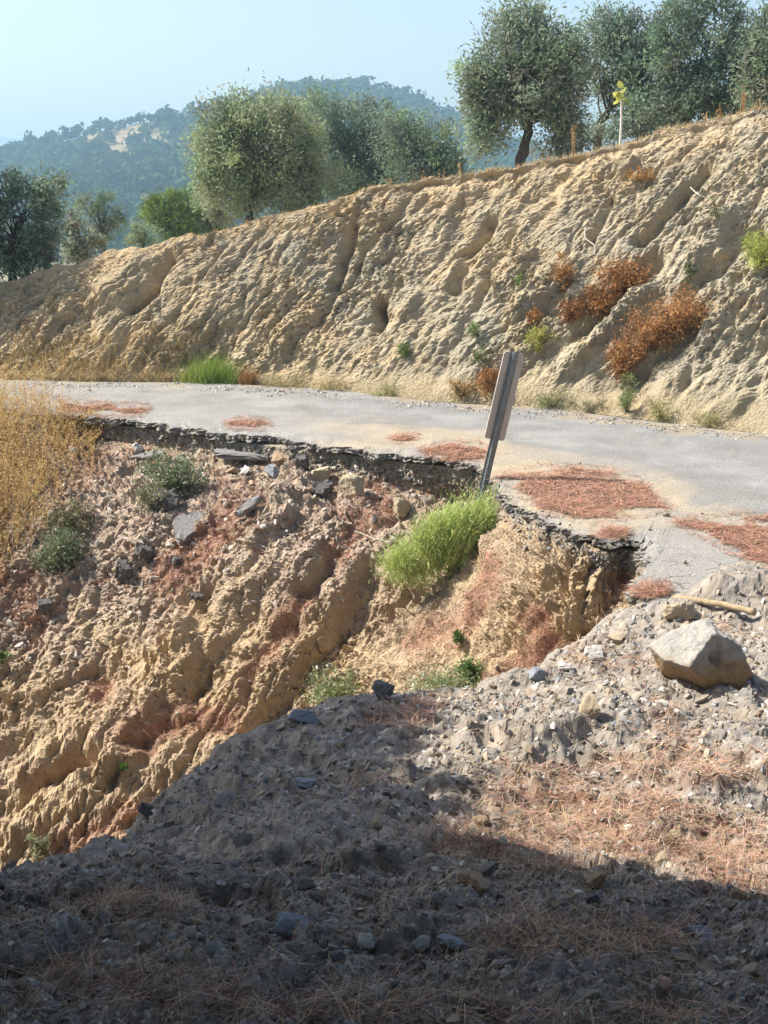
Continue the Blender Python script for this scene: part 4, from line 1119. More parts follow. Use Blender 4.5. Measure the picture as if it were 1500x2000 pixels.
cols = np.clip(PAL[RS.randint(7, size=19000)] * (.95 + .15 * RS.normal(size=(19000, 1))), .05, .7)
o = gravel('gravel', P, r, cols, '')
tag(o, 'grey and tan gravel strewn over the rubble mound', 'gravel', kind='stuff')
# stones of the slide debris on the slope
sw = (debris * sstep(.02, .2, gv - .5) + .05) * ((SD_px > -30) & (SD_px < 1250) & (SD_py < 1750))
sw = (sw / sw.sum()).ravel(); SDf = SD.reshape(-1, 3)
pick = RS.choice(len(sw), 2300, p=sw); P = SDf[pick]
r = (3.2 + 6.0 * RS.rand(2300) ** 3) * P[:, 1] / F
cols = np.clip(np.array([(.33, .27, .21), (.40, .35, .29), (.25, .215, .18), (.34, .25, .17), (.48, .43, .37), (.22, .19, .165)])[RS.randint(6, size=2300)] * (1 + .15 * RS.normal(size=(2300, 1))), .04, .75)
o = gravel('slide_debris', P, r, cols, '')
tag(o, 'stony debris scattered over the upper part of the collapsed slope', 'debris', kind='stuff')
# pebbles in the exposed road bed just under the asphalt and along the verge
rowi = RS.randint(int(.05 * NV), int(.12 * NV), size=1200); coli = RS.randint(int(NU * .18), int(NU * .93), size=1200)
P = SD[rowi, coli] + np.array([0, -.01, 0]); r = (2.0 + 3.6 * RS.rand(1200) ** 2) * P[:, 1] / F
o = gravel('road_base_gravel', P, r, np.clip(PAL[RS.randint(7, size=1200)] * (.6 + .3 * RS.rand(1200, 1)), .05, .7), '')
tag(o, 'band of coarse road-base gravel exposed under the asphalt edge', 'gravel', kind='stuff')
ve = RS.rand(1500); vx = -50 + 1600 * RS.rand(1500)
P = Pz(vx, far_y(vx) + 2 + 12 * ve ** 2 + 4 * np.sin(vx * .05), .006); P = P[:, :]; r = (1.2 + 1.8 * RS.rand(len(P)) ** 2) * P[:, 1] / F
o = gravel('verge_gravel', P, r, np.clip(PAL[RS.randint(7, size=len(P))] * (1.05 + .3 * RS.rand(len(P), 1)), .05, .7), '')
tag(o, 'thin strip of loose gravel along the foot of the bank', 'gravel', kind='stuff')
# a few countable stones on the road and slope
for x, y, rp in ((1270, 1032, 5), (1335, 1097, 6), (1300, 1005, 8), (1368, 1002, 4), (1200, 1010, 4), (1130, 905, 4)):
    place_stone(S_road.at(x, y), rp * 11 / F, 'small stone lying on the dusty asphalt', 'stones on the asphalt')
for q, (x, y, rp, lab, mt_) in enumerate([(692, 955, 26, 'blocky tan rock perched just under the road edge', M_tanrock), (785, 985, 26, 'pale ochre rock wedged above the bright green shrub', M_tanrock), (535, 920, 20, 'grey stone below the fallen asphalt slab', M_bluegrey),
                                          (457, 918, 12, 'small brown stone just below the fallen asphalt slab', M_brown), (625, 925, 22, 'grey clod between the two black asphalt chunks', M_tanrock), (545, 895, 20, 'brown stone at the end of the fallen asphalt slab', M_brown),
                                          (475, 920, 14, 'whitish stone under the fallen asphalt slab', M_white), (515, 1025, 8, 'tiny white stone on the reddish debris', M_white), (270, 875, 12, 'white stone near the leaning thin slab', M_white), (145, 880, 14, 'white stone by the dry grass', M_white),]):
    own_rock(x, y, rp, mt_, lab, S_slope, seed=50 + q, flat=1.1 if 'pinnacle' in lab else .85, sink=.3)

# broken asphalt pieces on the slope
def chunk(px, py, w, d, t, rot, tilt, lab, mat, seed, name='asphalt_chunk', surf=S_slope, lift=0.0):
    rs = np.random.RandomState(seed)
    p = surf.at(px, py); sc_ = p[1] / F; w *= .8; d *= .75; t *= .8
    n = 22
    a = np.linspace(0, 2 * np.pi, n, endpoint=False)
    rad = 1 + .30 * rs.normal(size=n); rad = np.clip((rad + np.roll(rad, 1) + .4 * np.roll(rad, -1)) / 2.4, .6, 1.4)
    x = np.sign(np.cos(a)) * np.abs(np.cos(a)) ** .7 * rad * w * sc_ / 2; y = np.sign(np.sin(a)) * np.abs(np.sin(a)) ** .7 * rad * d * sc_ / 2
    rows = []
    for k_, (s, z) in enumerate(((.0, .5), (.6, .5), (.97, .47), (1.03, .25), (1.0, 0), (1.04, -.28), (.92, -.5), (.0, -.5))):
        zz = z * t * sc_ + (.015 if k_ < 2 else .12) * t * sc_ * rs.normal(size=n) * (0 if s == 0 else 1)
        jit = 1 + (.04 * rs.normal(size=n) if k_ > 2 else 0)
        rows.append(np.stack([x * s * jit, y * s * jit, zz], -1))
    V = np.array(rows); V = np.concatenate([V, V[:, :1]], 1)
    me = mesh_np(name, V, grid_faces(8, n + 1), mat, smooth=False)
    o = link(name, me, None, p + np.array([0, 0, (t * .35 + lift) * sc_]))
    o.rotation_euler = (tilt[0], tilt[1], rot)
    return tag(o, lab, 'asphalt piece')
chunk(478, 893, 150, 110, 14, -.08, (-.05, .05), 'long flat slab of fallen asphalt lying just below the road edge', M_slab, 1, 'asphalt_slab', lift=6)
chunk(300, 893, 80, 50, 8, .15, (.1, -.12), 'thin dark asphalt slab sticking out above the left herb bush', M_slab, 2, 'asphalt_slab', lift=6)
chunk(368, 1036, 75, 90, 12, .5, (.5, -.3), 'grey asphalt flake lying on the reddish debris', M_slab, 3, 'asphalt_slab', lift=8)
chunk(326, 985, 62, 70, 38, .3, (.3, .2), 'crumpled black lump of asphalt under the herb bush', M_tar, 4)
chunk(590, 908, 38, 34, 30, .3, (.2, -.2), 'black asphalt chunk right of the fallen slab', M_tar, 5)
chunk(632, 962, 44, 40, 26, .8, (.4, -.5), 'black asphalt chunk beside the blocky tan rock', M_tar, 6)
chunk(485, 995, 70, 26, 16, .7, (.3, -.5), 'narrow grey asphalt shard lying down the slope', M_slab, 7, lift=4)
chunk(240, 1120, 38, 40, 34, .2, (.3, .2), 'black asphalt lump low on the left slope', M_tar, 8)
chunk(90, 1185, 34, 34, 24, .1, (.2, .1), 'dark lump of asphalt at the left of the slope', M_tar, 9)
chunk(285, 1080, 46, 40, 22, .6, (.2, .2), 'dark cracked asphalt lump left of the grey flake', M_tar, 10)
chunk(345, 1095, 34, 30, 18, 1.1, (.2, .2), 'small dark asphalt lump below the grey flake', M_tar, 11)
chunk(390, 1165, 36, 24, 14, .4, (.3, .2), 'small dark asphalt piece at the head of the deep crease', M_tar, 12)

# ================================================================== BOULDER
def boulder():
    c = S_mound.at(1375, 1352)
    sc_ = c[1] / F
    V, Fc = ico(6)
    V0_ = V.copy()
    # half-spaces: direction and distance in photo px units (x right, y away, z up)
    planes = [((-.42, -.28, .86), 44), ((-.30, .2, .93), 60), ((.50, -.84, .12), 46), ((.15, -.80, -.55), 60), ((-.92, -.25, -.2), 82), ((.95, -.1, .2), 88), ((.62, -.1, .76), 74), ((0, 0, -1), 84), ((0, 1, .1), 76), ((-.5, .85, .2), 82),
              ((-.60, -.52, -.60), 60), ((.5, .8, .3), 84), ((.75, -.6, -.3), 76)]
    D = np.array([p for p, _ in planes], float); D /= np.linalg.norm(D, axis=1, keepdims=True); h = np.array([q for _, q in planes], float)
    dot = V @ D.T
    r = np.min(np.where(dot > .03, h / np.maximum(dot, .03), 999), 1)
    P_ = V * r[:, None]
    # a scooped ledge on the front right, foliation ridges on top and right
    led = np.exp(-(((P_[:, 0] - 30) / 22) ** 2 + ((P_[:, 2] - 12) / 20) ** 2)) * (V0_[:, 1] < .1)
    P_ -= V0_ * (30 * led)[:, None]
    step_ = sstep(34, 42, P_[:, 0] + 6 * fbm(P_ * .03, 2)) * sstep(-8, 0, P_[:, 2]) * (V0_[:, 1] < .3)
    P_ += np.array([4, -9, 2.]) * step_[:, None]
    lay = P_ @ np.array([.28, -.25, .93]) 
    stri = np.abs(((lay / 7.5 + .6 * fbm(P_ * .03, 3)) % 1) - .5) * 2
    P_ += V0_ * (3.2 * (stri - .5) * (.35 + .65 * sstep(10, 50, P_[:, 0])))[:, None]
    P_ += V0_ * (5 * fbm(P_ * .022 + 3, 4) + 2.0 * fbm(P_ * .09, 3))[:, None]
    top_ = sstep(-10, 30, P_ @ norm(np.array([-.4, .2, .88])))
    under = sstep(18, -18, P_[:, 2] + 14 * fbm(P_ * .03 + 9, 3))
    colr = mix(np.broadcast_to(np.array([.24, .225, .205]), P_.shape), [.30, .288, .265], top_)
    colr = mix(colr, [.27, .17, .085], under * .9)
    colr = colr * (1 + .18 * fbm(P_ * .06 + 30, 4))[:, None]
    P_[:, 0] -= .32 * P_[:, 2]
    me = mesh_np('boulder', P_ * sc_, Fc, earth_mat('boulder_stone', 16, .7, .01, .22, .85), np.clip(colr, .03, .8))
    o = link('boulder', me, None, c + np.array([0, .14, 60 * sc_]))
    tag(o, 'big pale layered boulder with an ochre underside on the rubble', 'boulder')
boulder()

# wooden pole lying behind the boulder
def log():
    a = Pz(1312, 1166, .10); b = Pz(1474, 1196, .12)
    q = np.linspace(0, 1, 22)[:, None]
    pts = a * (1 - q) + b * q + np.array([0, 0, 1]) * (.012 * np.sin(q * 3.0)) + RS.normal(size=(22, 3)) * .0015
    rad = np.interp(q[:, 0], [0, .04, .12, .2, .94, .97, 1.0], [.008, .016, .018, .020, .022, .028, .026])
    V, Fc = tube(pts, rad, 14, .04)
    m_ = plain_mat('weathered_wood', (.25, .19, .115), (.42, .335, .22), 9, .85, bump=.5, dist=.006, stretch=(1, 8, 8))
    o = link('wooden_pole', mesh_np('wooden_pole', V - a, Fc, m_), None, a)
    tag(o, 'weathered wooden pole lying across the rubble behind the boulder', 'pole')
log()

# ================================================================== PINE NEEDLE LITTER
def needle_obj(name, P, nrm_, label, seg=2, L=.13, W=.0026, col=(.37, .21, .145), lift=.006, up=.12, amt=.28):
    n = len(P)
    d = unit(n); d -= nrm_ * np.sum(d * nrm_, 1, keepdims=True); d = norm(d) + nrm_ * (up * np.abs(RS.normal(size=(n, 1))))
    c = P + nrm_ * (lift * RS.rand(n, 1)) - norm(d) * .03
    side = norm(np.cross(nrm_ + .3 * unit(n), d))
    V, Fc = blades(c, d, L * (.6 + .6 * RS.rand(n)), W * (P[:, 1] / 9.0) ** .8, .22, seg, side)
    o = link(name, mesh_np(name, V, Fc, M_needle, vary(col, n, 2 * (seg + 1), amt, .10)))
    return tag(o, label, 'pine needles', kind='stuff')
def road_patch(poly, n, label):
    poly = np.array(poly, float)
    x0, y0 = poly.min(0) - 12; x1, y1 = poly.max(0) + 8
    q = np.stack([x0 + (x1 - x0) * RS.rand(n * 6), y0 + (y1 - y0) * RS.rand(n * 6)], 1)
    inside = np.zeros(len(q), bool)
    j = len(poly) - 1
    for i in range(len(poly)):
        a, b = poly[i], poly[j]
        cnd = ((a[1] > q[:, 1]) != (b[1] > q[:, 1])) & (q[:, 0] < (b[0] - a[0]) * (q[:, 1] - a[1]) / (b[1] - a[1] + 1e-9) + a[0])
        inside ^= cnd; j = i
    P_ = Pz(q[:, 0], q[:, 1], 0.0)
    dn = fbm(P_ * np.array([2.2, 2.2, 0]), 3)
    edge = np.full(len(q), 1e9)
    for i in range(len(poly)): edge = np.minimum(edge, seg_dist(q[:, 0], q[:, 1] * 1.0, [tuple(poly[i - 1]), tuple(poly[i])]))
    es_ = min(30, .35 * float(np.min(poly.max(0) - poly.min(0))))
    keep = (inside & (dn + edge / es_ > -.05 + .5 * RS.rand(len(q)))) | (~inside & (edge < 9) & (RS.rand(len(q)) < .12))
    P_ = P_[keep][:n]
    # follow the road surface: nearest row of the sheet
    P_[:, 2] = .018 * fbm(P_ * np.array([.5, .5, 0]), 3) + .004 + np.maximum(0, .02 * fbm(P_ * np.array([5, 5, 0]), 2))
    return needle_obj('pine_needles', P_, np.tile([[0, 0, 1.]], (len(P_), 1)), label, seg=1, lift=.014, W=.0042, amt=.45)
road_patch([(965, 932), (1010, 920), (1075, 913), (1165, 914), (1215, 928), (1262, 952), (1290, 985), (1310, 996), (1250, 1006), (1180, 1016), (1140, 1018), (1095, 1000), (1060, 1000), (1035, 975), (1010, 950)], 9500, 'largest reddish patch of pine needles on the road beside the sign')
road_patch([(1315, 1020), (1420, 1013), (1520, 1010), (1560, 1040), (1560, 1110), (1500, 1105), (1430, 1080), (1380, 1050), (1340, 1035)], 5600, 'reddish pine needle patch on the road at the right edge of the photo')
road_patch([(820, 880), (870, 870), (930, 868), (955, 880), (940, 897), (880, 899), (845, 892)], 2600, 'oval pine needle patch on the road just left of the sign')
road_patch([(440, 828), (470, 820), (510, 820), (525, 830), (500, 836), (460, 834)], 1100, 'small pine needle patch on the road above the fallen slab')
road_patch([(110, 780), (150, 790), (220, 792), (290, 798), (275, 808), (200, 808), (120, 800)], 2600, 'long pine needle patch at the left end of the road edge')
road_patch([(762, 858), (785, 852), (815, 853), (800, 862), (775, 862)], 500, 'tiny sparse pine needle patch in the middle of the road edge')
road_patch([(1165, 1045), (1190, 1036), (1225, 1038), (1220, 1046), (1190, 1049)], 700, 'small pine needle patch at the lip of the asphalt notch')
road_patch([(1240, 1155), (1260, 1142), (1300, 1140), (1302, 1152), (1270, 1162)], 1100, 'pine needle patch between the asphalt notch and the wooden pole')
# on the slope
nw = np.clip(nmask - .28, 0, 1) ** 1.3 * ((SD_px > -30) & (SD_px < 1300) & (SD_py < 1750)); nw = (nw / nw.sum()).ravel()
SN = grid_normals(SD).reshape(-1, 3)
pk = RS.choice(len(nw), 17000, p=nw)
needle_obj('pine_needles', SDf[pk], SN[pk], 'rusty pine needles caught in the hollows of the collapsed slope', seg=1, W=.0032, lift=.012, up=.2)
# on the mound: rusty and bleached
mw = (np.clip(mneedle, 0, 1) * (.4 + np.clip(m2 + .5, 0, 1)) + .035) * vis; mw = (mw / mw.sum()).ravel()
MNn = np.array([0, 0, 1.]) + 0 * MDf[:1]
sm = grid_normals(MB).reshape(-1, 3)
pk = RS.choice(len(mw), 16000, p=mw)
needle_obj('pine_needles', MDf[pk], sm[pk], 'bleached tan and rusty pine needles over the rubble mound', L=.11, W=.0042, col=(.46, .32, .225), lift=.025, up=.4, amt=.35)
pk = RS.choice(len(mw), 9000, p=mw)
needle_obj('pine_needles', MDf[pk], sm[pk], 'rusty brown pine needles matted over the rubble mound', L=.11, W=.003, col=(.28, .14, .085), lift=.01, up=.15, amt=.3)

# ================================================================== HERBS, SHRUBS, GRASS
def tuft(name, px, py, surf, n, spread, L, W, col, label, cat, lean=(0, 0, 1), fan=.55, bend=.25, heads=None, mat=None, group=None, seg=3, p3=None, amt=.2):
    """a plant of thin stems from one foot; heads = (count per stem, length, width, colour)"""
    p = surf.at(px, py) if p3 is None else p3
    root_p = p
    q = RS.normal(size=(n, 3)) * np.array([spread, spread * .6, 0.02])
    d = np.array(lean, float) + unit(n) * fan
    d[:, 2] = np.abs(d[:, 2]) * .9 + .1
    Ls = L * (.55 + .55 * RS.rand(n))
    V, Fc = blades(q, d, Ls, W, bend, seg)
    m = 2 * (seg + 1)
    c = vary(col, n, m, amt, .06)
    obj_parts = [(V, Fc)]
    tips = V.reshape(n, m, 3)
    if heads:
        hn_, hl, hw, hcol = heads
        Vl = []; Cl = []
        for s in range(hn_):
            t = .35 + .65 * RS.rand(n)
            i = np.clip((t * seg).astype(int), 0, seg - 1); f = (t * seg - i)[:, None]
            r_ = np.arange(n)
            c0 = tips[r_, 2 * i] * (1 - f) + tips[r_, 2 * i + 2] * f
            lv, lf = leaves(c0, unit(n) + norm(d) * .6, hl * (.6 + .7 * RS.rand(n)), hw * (.7 + .5 * RS.rand(n)))
            Vl.append(lv); Cl.append(vary(hcol, n, 4, .22, .07))
        Vh = np.concatenate(Vl); Fh = np.arange(len(Vh)).reshape(-1, 4)
        root = thing(name, root_p, label, cat, group)
        link('stems', mesh_np('stems', V, Fc, mat or M_green, c), root)
        link('foliage', mesh_np('foliage', Vh, Fh, mat or M_green, np.concatenate(Cl)), root)
        return root
    o = link(name, mesh_np(name, V, Fc, mat or M_green, c), None, root_p)
    return tag(o, label, cat, group)

# bright green feathery shrub under the sign: a dome of fine upright shoots leaning to the upper right
def green_shrub():
    feet = []
    foot = S_slope.at(850, 1090)
    root = thing('green_shrub', foot, 'bright green feathery shrub growing at the foot of the leaning sign', 'shrub')
    n = 5200
    nc_ = 70
    a = RS.rand(nc_) * 6.28; rr = np.sqrt(RS.rand(nc_))
    cpx = 862 + 106 * rr * np.cos(a); cpy = 1064 + 46 * rr * np.sin(a) - .44 * (cpx - 862)
    ck = RS.randint(nc_, size=n); csz = (.04 + .07 * RS.rand(nc_))[ck][:, None]
    pxs, pys = cpx[ck], cpy[ck]
    Yc = foot[1] - .25 + .25 * (pxs - 862) / 100 * .4
    base_ = PY(pxs, pys, Yc) + RS.normal(size=(n, 3)) * csz
    cen = base_.mean(0)
    d = norm(base_ - (cen + np.array([0, .25, -.35]))) * .8 + np.array([.15, 0, .75]) + unit(n) * .35
    V, Fc = blades(base_ - norm(d) * .05, d, .07 + .20 * RS.rand(n) ** 1.7, .006, .25, 3)
    V2, F2 = leaves(base_[RS.randint(n, size=9000)] + RS.normal(size=(9000, 3)) * .05, unit(9000) + np.array([.1, 0, .8]), .035 + .03 * RS.rand(9000), .008)
    link('stems', mesh_np('stems', V - foot, Fc, M_green, vary(np.array([.44, .54, .17]) * (.7 + .5 * RS.rand(nc_, 1))[ck], n, 8, .2, .08)), root)
    link('foliage', mesh_np('foliage', V2 - foot, F2, M_green, vary([.50, .58, .22], 9000, 4, .22, .08)), root)
green_shrub()
# silvery herbs
def herb(px, py, w, h, surf, n, label, col, flow=None, Yoff=-.05, cat='herb', name='herb', leafs=(.045, .016), stem=(.14, .15, .08), up=.8, group=None):
    foot = surf.at(px, py + h * .7)
    root = thing(name, foot, label, cat, group)
    sc_ = foot[1] / F
    nk = max(6, n // 38)
    cc_ = unit(nk) * (RS.rand(nk, 1) ** .5) * np.array([w, (w + h) * .45, h])
    ks = (.10 + .16 * RS.rand(nk)) * (w + h) * .5; kq = RS.randint(nk, size=n)
    q = (cc_[kq] + RS.normal(size=(n, 3)) * ks[kq][:, None]) * sc_
    q[:, 2] += h * .75 * sc_; q[:, 1] += Yoff
    V, Fc = leaves(q, unit(n) + np.array([0, 0, .3]), leafs[0] * (.6 + .7 * RS.rand(n)), leafs[1] * (.7 + .6 * RS.rand(n)))
    ns = max(30, n // 14)
    s = RS.normal(size=(ns, 3)) * np.array([w, w * .5, 2]) * .25 * sc_
    tipq = q[RS.randint(n, size=ns)]
    Vs_, Fs_ = blades(s, tipq - s, np.linalg.norm(tipq - s, axis=1) * (1.0 + .35 * RS.rand(ns)), .007, .08, 3)
    link('stems', mesh_np('stems', Vs_, Fs_, M_green, vary(stem, ns, 8, .2)), root)
    C = vary(np.array(col) * (.7 + .6 * RS.rand(nk, 1))[kq], n, 4, .22, .07)
    link('foliage', mesh_np('foliage', V, Fc, M_green, C), root)
    if flow:
        f_ = int(n * .06); qq = q[RS.randint(n, size=f_)] * 1.03
        Vf, Ff = leaves(qq, unit(f_), .03, .03)
        link('flowers', mesh_np('flowers', Vf, Ff, M_green, vary(flow, f_, 4, .08, .02)), root)['kind'] = 'stuff'
    return root
SG = (.155, .20, .105)
herb(345, 928, 70, 44, S_slope, 2600, 'grey-green leafy herb with pale flecks below the fallen asphalt slab', SG, (.6, .6, .52))
herb(300, 965, 40, 28, S_slope, 900, 'straggly low herb spreading under the leafy herb with pale flecks', (.19, .20, .11))
herb(122, 1070, 55, 42, S_slope, 2000, 'grey-green leafy herb at the foot of the golden grass', SG, (.5, .5, .42))
herb(140, 1010, 55, 30, S_slope, 1000, 'sparse olive-coloured weed between the golden grass and the leafy herb', (.15, .15, .075))
herb(650, 1325, 62, 44, S_slope, 2000, 'tall sparse herb rising behind the left brow of the mound', (.25, .29, .13), (.5, .52, .4), leafs=(.035, .012), Yoff=-.2)
herb(870, 1325, 85, 36, S_slope, 2600, 'wide pale green herb in the hollow behind the mound brow', (.24, .29, .14), (.55, .56, .45), leafs=(.035, .013), Yoff=-.2)
herb(920, 1310, 24, 30, S_slope, 500, 'dark green sprig at the right of the wide pale herb', (.11, .19, .06))
herb(75, 1645, 34, 22, S_slope, 700, 'small silvery herb low in the ravine at the left', (.26, .28, .16), leafs=(.035, .012))
herb(5, 1280, 22, 22, S_slope, 400, 'small green herb at the left edge of the slope', (.17, .24, .08))
herb(900, 1240, 12, 14, S_slope, 160, 'little green weed on the ochre face', (.12, .2, .06))
herb(243, 1490, 9, 8, S_slope, 90, 'tiny green weed in a crease of the lower slope', (.08, .17, .04))
# plants on the bank
BR = (.36, .185, .07)
herb(1215, 545, 52, 36, S_bank, 2600, 'rust-brown dry shrub high on the bank, right of the small ochre clump', BR, leafs=(.05, .016), stem=(.2, .11, .05))
herb(1165, 590, 34, 30, S_bank, 1300, 'rust-brown dry shrub at the lower left end of the high one', BR, leafs=(.05, .016), stem=(.2, .11, .05))
herb(1115, 605, 28, 22, S_bank, 900, 'darker rust-brown shrub above the yellow tuft', (.30, .15, .06), leafs=(.05, .016), stem=(.2, .11, .05))
herb(1325, 615, 60, 42, S_bank, 3000, 'largest rust-brown dry shrub, right part of the big low mass on the bank', (.40, .22, .09), leafs=(.05, .016), stem=(.2, .11, .05))
herb(1265, 650, 52, 46, S_bank, 2600, 'rust-brown dry shrub in the middle of the big low mass on the bank', BR, leafs=(.05, .016), stem=(.2, .11, .05))
herb(1215, 700, 38, 42, S_bank, 1900, 'rust-brown dry shrub at the lower left of the big low mass on the bank', BR, leafs=(.05, .016), stem=(.2, .11, .05))
herb(1097, 535, 20, 38, S_bank, 1000, 'upright ochre dry clump on the bank left of the high rust shrub', (.38, .20, .07), leafs=(.05, .014), stem=(.24, .14, .06))
herb(1045, 618, 16, 16, S_bank, 400, 'small round rust shrub left of the yellow tuft', BR, leafs=(.05, .016))
herb(950, 740, 26, 26, S_bank, 1000, 'rust-brown clump at the foot of the bank behind the sign', BR, leafs=(.05, .016))
herb(905, 758, 36, 20, S_bank, 800, 'straw-brown weeds at the foot of the bank left of the sign', (.34, .22, .09), leafs=(.05, .012))
herb(1245, 340, 24, 16, S_bank, 500, 'orange dry sprig under the crest of the bank', (.40, .22, .08), leafs=(.05, .012))
herb(1048, 660, 26, 26, S_bank, 900, 'bright yellow-green tuft on the bank above the sign', (.42, .42, .11), leafs=(.07, .010))
herb(1485, 490, 42, 34, S_bank, 1700, 'fluffy yellow-green bush at the right edge of the bank', (.38, .42, .10), leafs=(.08, .010))
herb(785, 680, 18, 14, S_bank, 260, 'small green weed low on the middle of the bank', (.16, .24, .07))
herb(928, 645, 16, 14, S_bank, 240, 'green weed on the bank above the rust clump', (.15, .22, .07))
herb(945, 690, 26, 18, S_bank, 300, 'dull green weed on the bank behind the sign top', (.15, .19, .08))
herb(1010, 545, 6, 14, S_bank, 90, 'thin green weed on the bank face', (.16, .24, .07))
herb(1345, 530, 12, 26, S_bank, 220, 'upright grey-green weed on the right bank', (.15, .2, .09))
herb(1395, 400, 10, 26, S_bank, 160, 'faint grey weed high on the right bank', (.2, .2, .12))
for q, (x, y, w, h, c, lab) in enumerate([(1080, 780, 60, 14, (.2, .23, .1), 'low green weeds along the bank foot right of the sign'), (1220, 775, 14, 40, (.17, .24, .08), 'upright green weed at the bank foot below the rust shrubs'), (1290, 800, 30, 16, (.3, .3, .12), 'yellowish weeds at the bank foot, right of the upright one'),
                                          (1380, 822, 45, 10, (.34, .33, .14), 'mat of yellow weeds at the bank foot near the right edge'), (1150, 790, 36, 12, (.22, .22, .12), 'grey weeds at the bank foot under the rust shrubs'), (750, 768, 50, 12, (.3, .3, .13), 'straw weeds at the bank foot left of the sign'),
                                          (650, 752, 55, 14, (.36, .29, .14), 'straw grass at the middle of the bank foot'), (560, 745, 55, 14, (.34, .3, .13), 'straw grass at the bank foot right of the green tuft'), (1460, 470, 12, 20, (.34, .38, .1), 'thin yellow stems beside the fluffy bush')]):
    herb(x, y, w, h, S_bank, int(200 + w * h * .55), lab, c, leafs=(.09, .007), up=1)
# lush grass tuft at the foot of the bank
tuft('grass_tuft', 415, 748, S_bank, 1700, .20, .42, .008, (.24, .33, .07), 'fresh green grass tuft at the foot of the bank beside the road', 'grass', fan=.5)
tuft('grass_tuft', 370, 748, S_bank, 260, .10, .25, .008, (.34, .32, .1), 'short yellowing grass left of the fresh green tuft', 'grass', fan=.5)
tuft('grass_tuft', 482, 752, S_bank, 260, .07, .3, .008, (.36, .2, .08), 'reddish dry grass right of the fresh green tuft', 'grass', fan=.4)
# dry grass on the left of the slope
def dry_grass():
    n = 3400
    x = -60 + 270 * RS.rand(n) ** 1.9; t = RS.rand(n)
    top_y = np.interp(x, [-60, 0, 60, 120, 155, 210], [795, 795, 803, 812, 830, 850]); bot_y = np.interp(x, [-60, 0, 60, 110, 155, 210], [1120, 1100, 1040, 960, 890, 880]) + 40 * RS.normal(size=n)
    y = top_y + (bot_y - top_y) * t
    gap = perlin(np.stack([x * .035, y * .02, 0 * x], -1)) > -.12
    x, y, t = x[gap], y[gap], t[gap]; n = len(x)
    w = S_slope
    sel = np.flatnonzero((SD_px.ravel() > -80) & (SD_px.ravel() < 180) & (SD_py.ravel() > 780) & (SD_py.ravel() < 1130))
    spx_, spy_ = SD_px.ravel()[sel], SD_py.ravel()[sel]
    P_ = np.empty((n, 3))
    for i in range(n):
        P_[i] = SDf[sel[np.argmin(np.abs(spx_ - x[i]) + np.abs(spy_ - y[i]))]]
    tall = (t < .5) & (x < 125) & (RS.rand(n) < .75)
    d = np.array([.06, -.05, 1.0]) + unit(n) * .42
    Ls = (.22 + .55 * RS.rand(n) ** 1.6) * np.interp(x, [-60, 60, 120, 200], [1.25, 1.2, .75, .4])
    Ls = np.where(tall, .55 + .35 * RS.rand(n), Ls)
    V, Fc = blades(P_, d, Ls, .0065, .38, 4)
    tips = V.reshape(n, 10, 3)
    hue = RS.rand(n, 1); c = vary(np.array([[.54, .40, .18]]) * (1 - hue) + np.array([[.45, .27, .105]]) * hue, n, 10, .25, .07)
    heads = []
    for k in range(9):
        tq = 4 + 4 * RS.rand(n); i = np.clip((tq // 2).astype(int), 0, 3)
        f = ((tq - 2 * i) / 2)[:, None].clip(0, 1)
        r_ = np.arange(n)
        c0 = tips[r_, 2 * i] * (1 - f) + tips[r_, 2 * i + 2] * f
        heads.append(leaves(c0, unit(n) + np.array([.1, 0, .3]), .032, .009))
    Vh, Fh = join(heads)
    o = link('dry_grass', mesh_np('dry_grass', np.concatenate([V, Vh]), np.concatenate([Fc, Fh + len(V)]), M_grass, np.concatenate([c, vary([.62, .46, .22], n * 9, 4, .22, .06)])))
    tag(o, 'tall golden dry grass at the left edge of the slope', 'grass', kind='stuff')
dry_grass()
def strip_grass(name, xs, surfY, n, L, col, label):
    x = xs[0] + (xs[1] - xs[0]) * RS.rand(n)
    P_ = surfY(x, RS.rand(n))
    V, Fc = blades(P_, np.array([0, 0, 1.]) + unit(n) * .6, L * (.4 + .8 * RS.rand(n)), .007, .3, 3)
    o = link(name, mesh_np(name, V, Fc, M_grass, vary(col, n, 8, .25, .07)))
    tag(o, label, 'grass', kind='stuff')
# dry grass fringe on the crest and thin grass at the left foot of the bank
row_c = BD[nslope - 6:nslope + 5]
def on_crest(x, t):
    j = np.clip(np.searchsorted(cx, x), 0, NC - 1); return row_c[(t * 10).astype(int), j]
strip_grass('crest_grass', (880, 1560), on_crest, 1800, .08, (.52, .41, .24), 'short straw grass fringing the crest of the bank')
strip_grass('crest_grass', (380, 880), on_crest, 500, .06, (.42, .29, .14), 'sparse straw stubble on the middle of the bank crest')
def on_foot(x, t):
    j = np.clip(np.searchsorted(bx, x), 0, NC - 1); return BD[(t ** 1.6 * 60).astype(int), j]
strip_grass('foot_grass', (-20, 330), on_foot, 1700, .28, (.44, .32, .14), 'thin pale straw growing at the left foot of the bank')
strip_grass('foot_grass', (330, 1500), on_foot, 1500, .10, (.36, .30, .15), 'sparse straw along the foot of the bank')
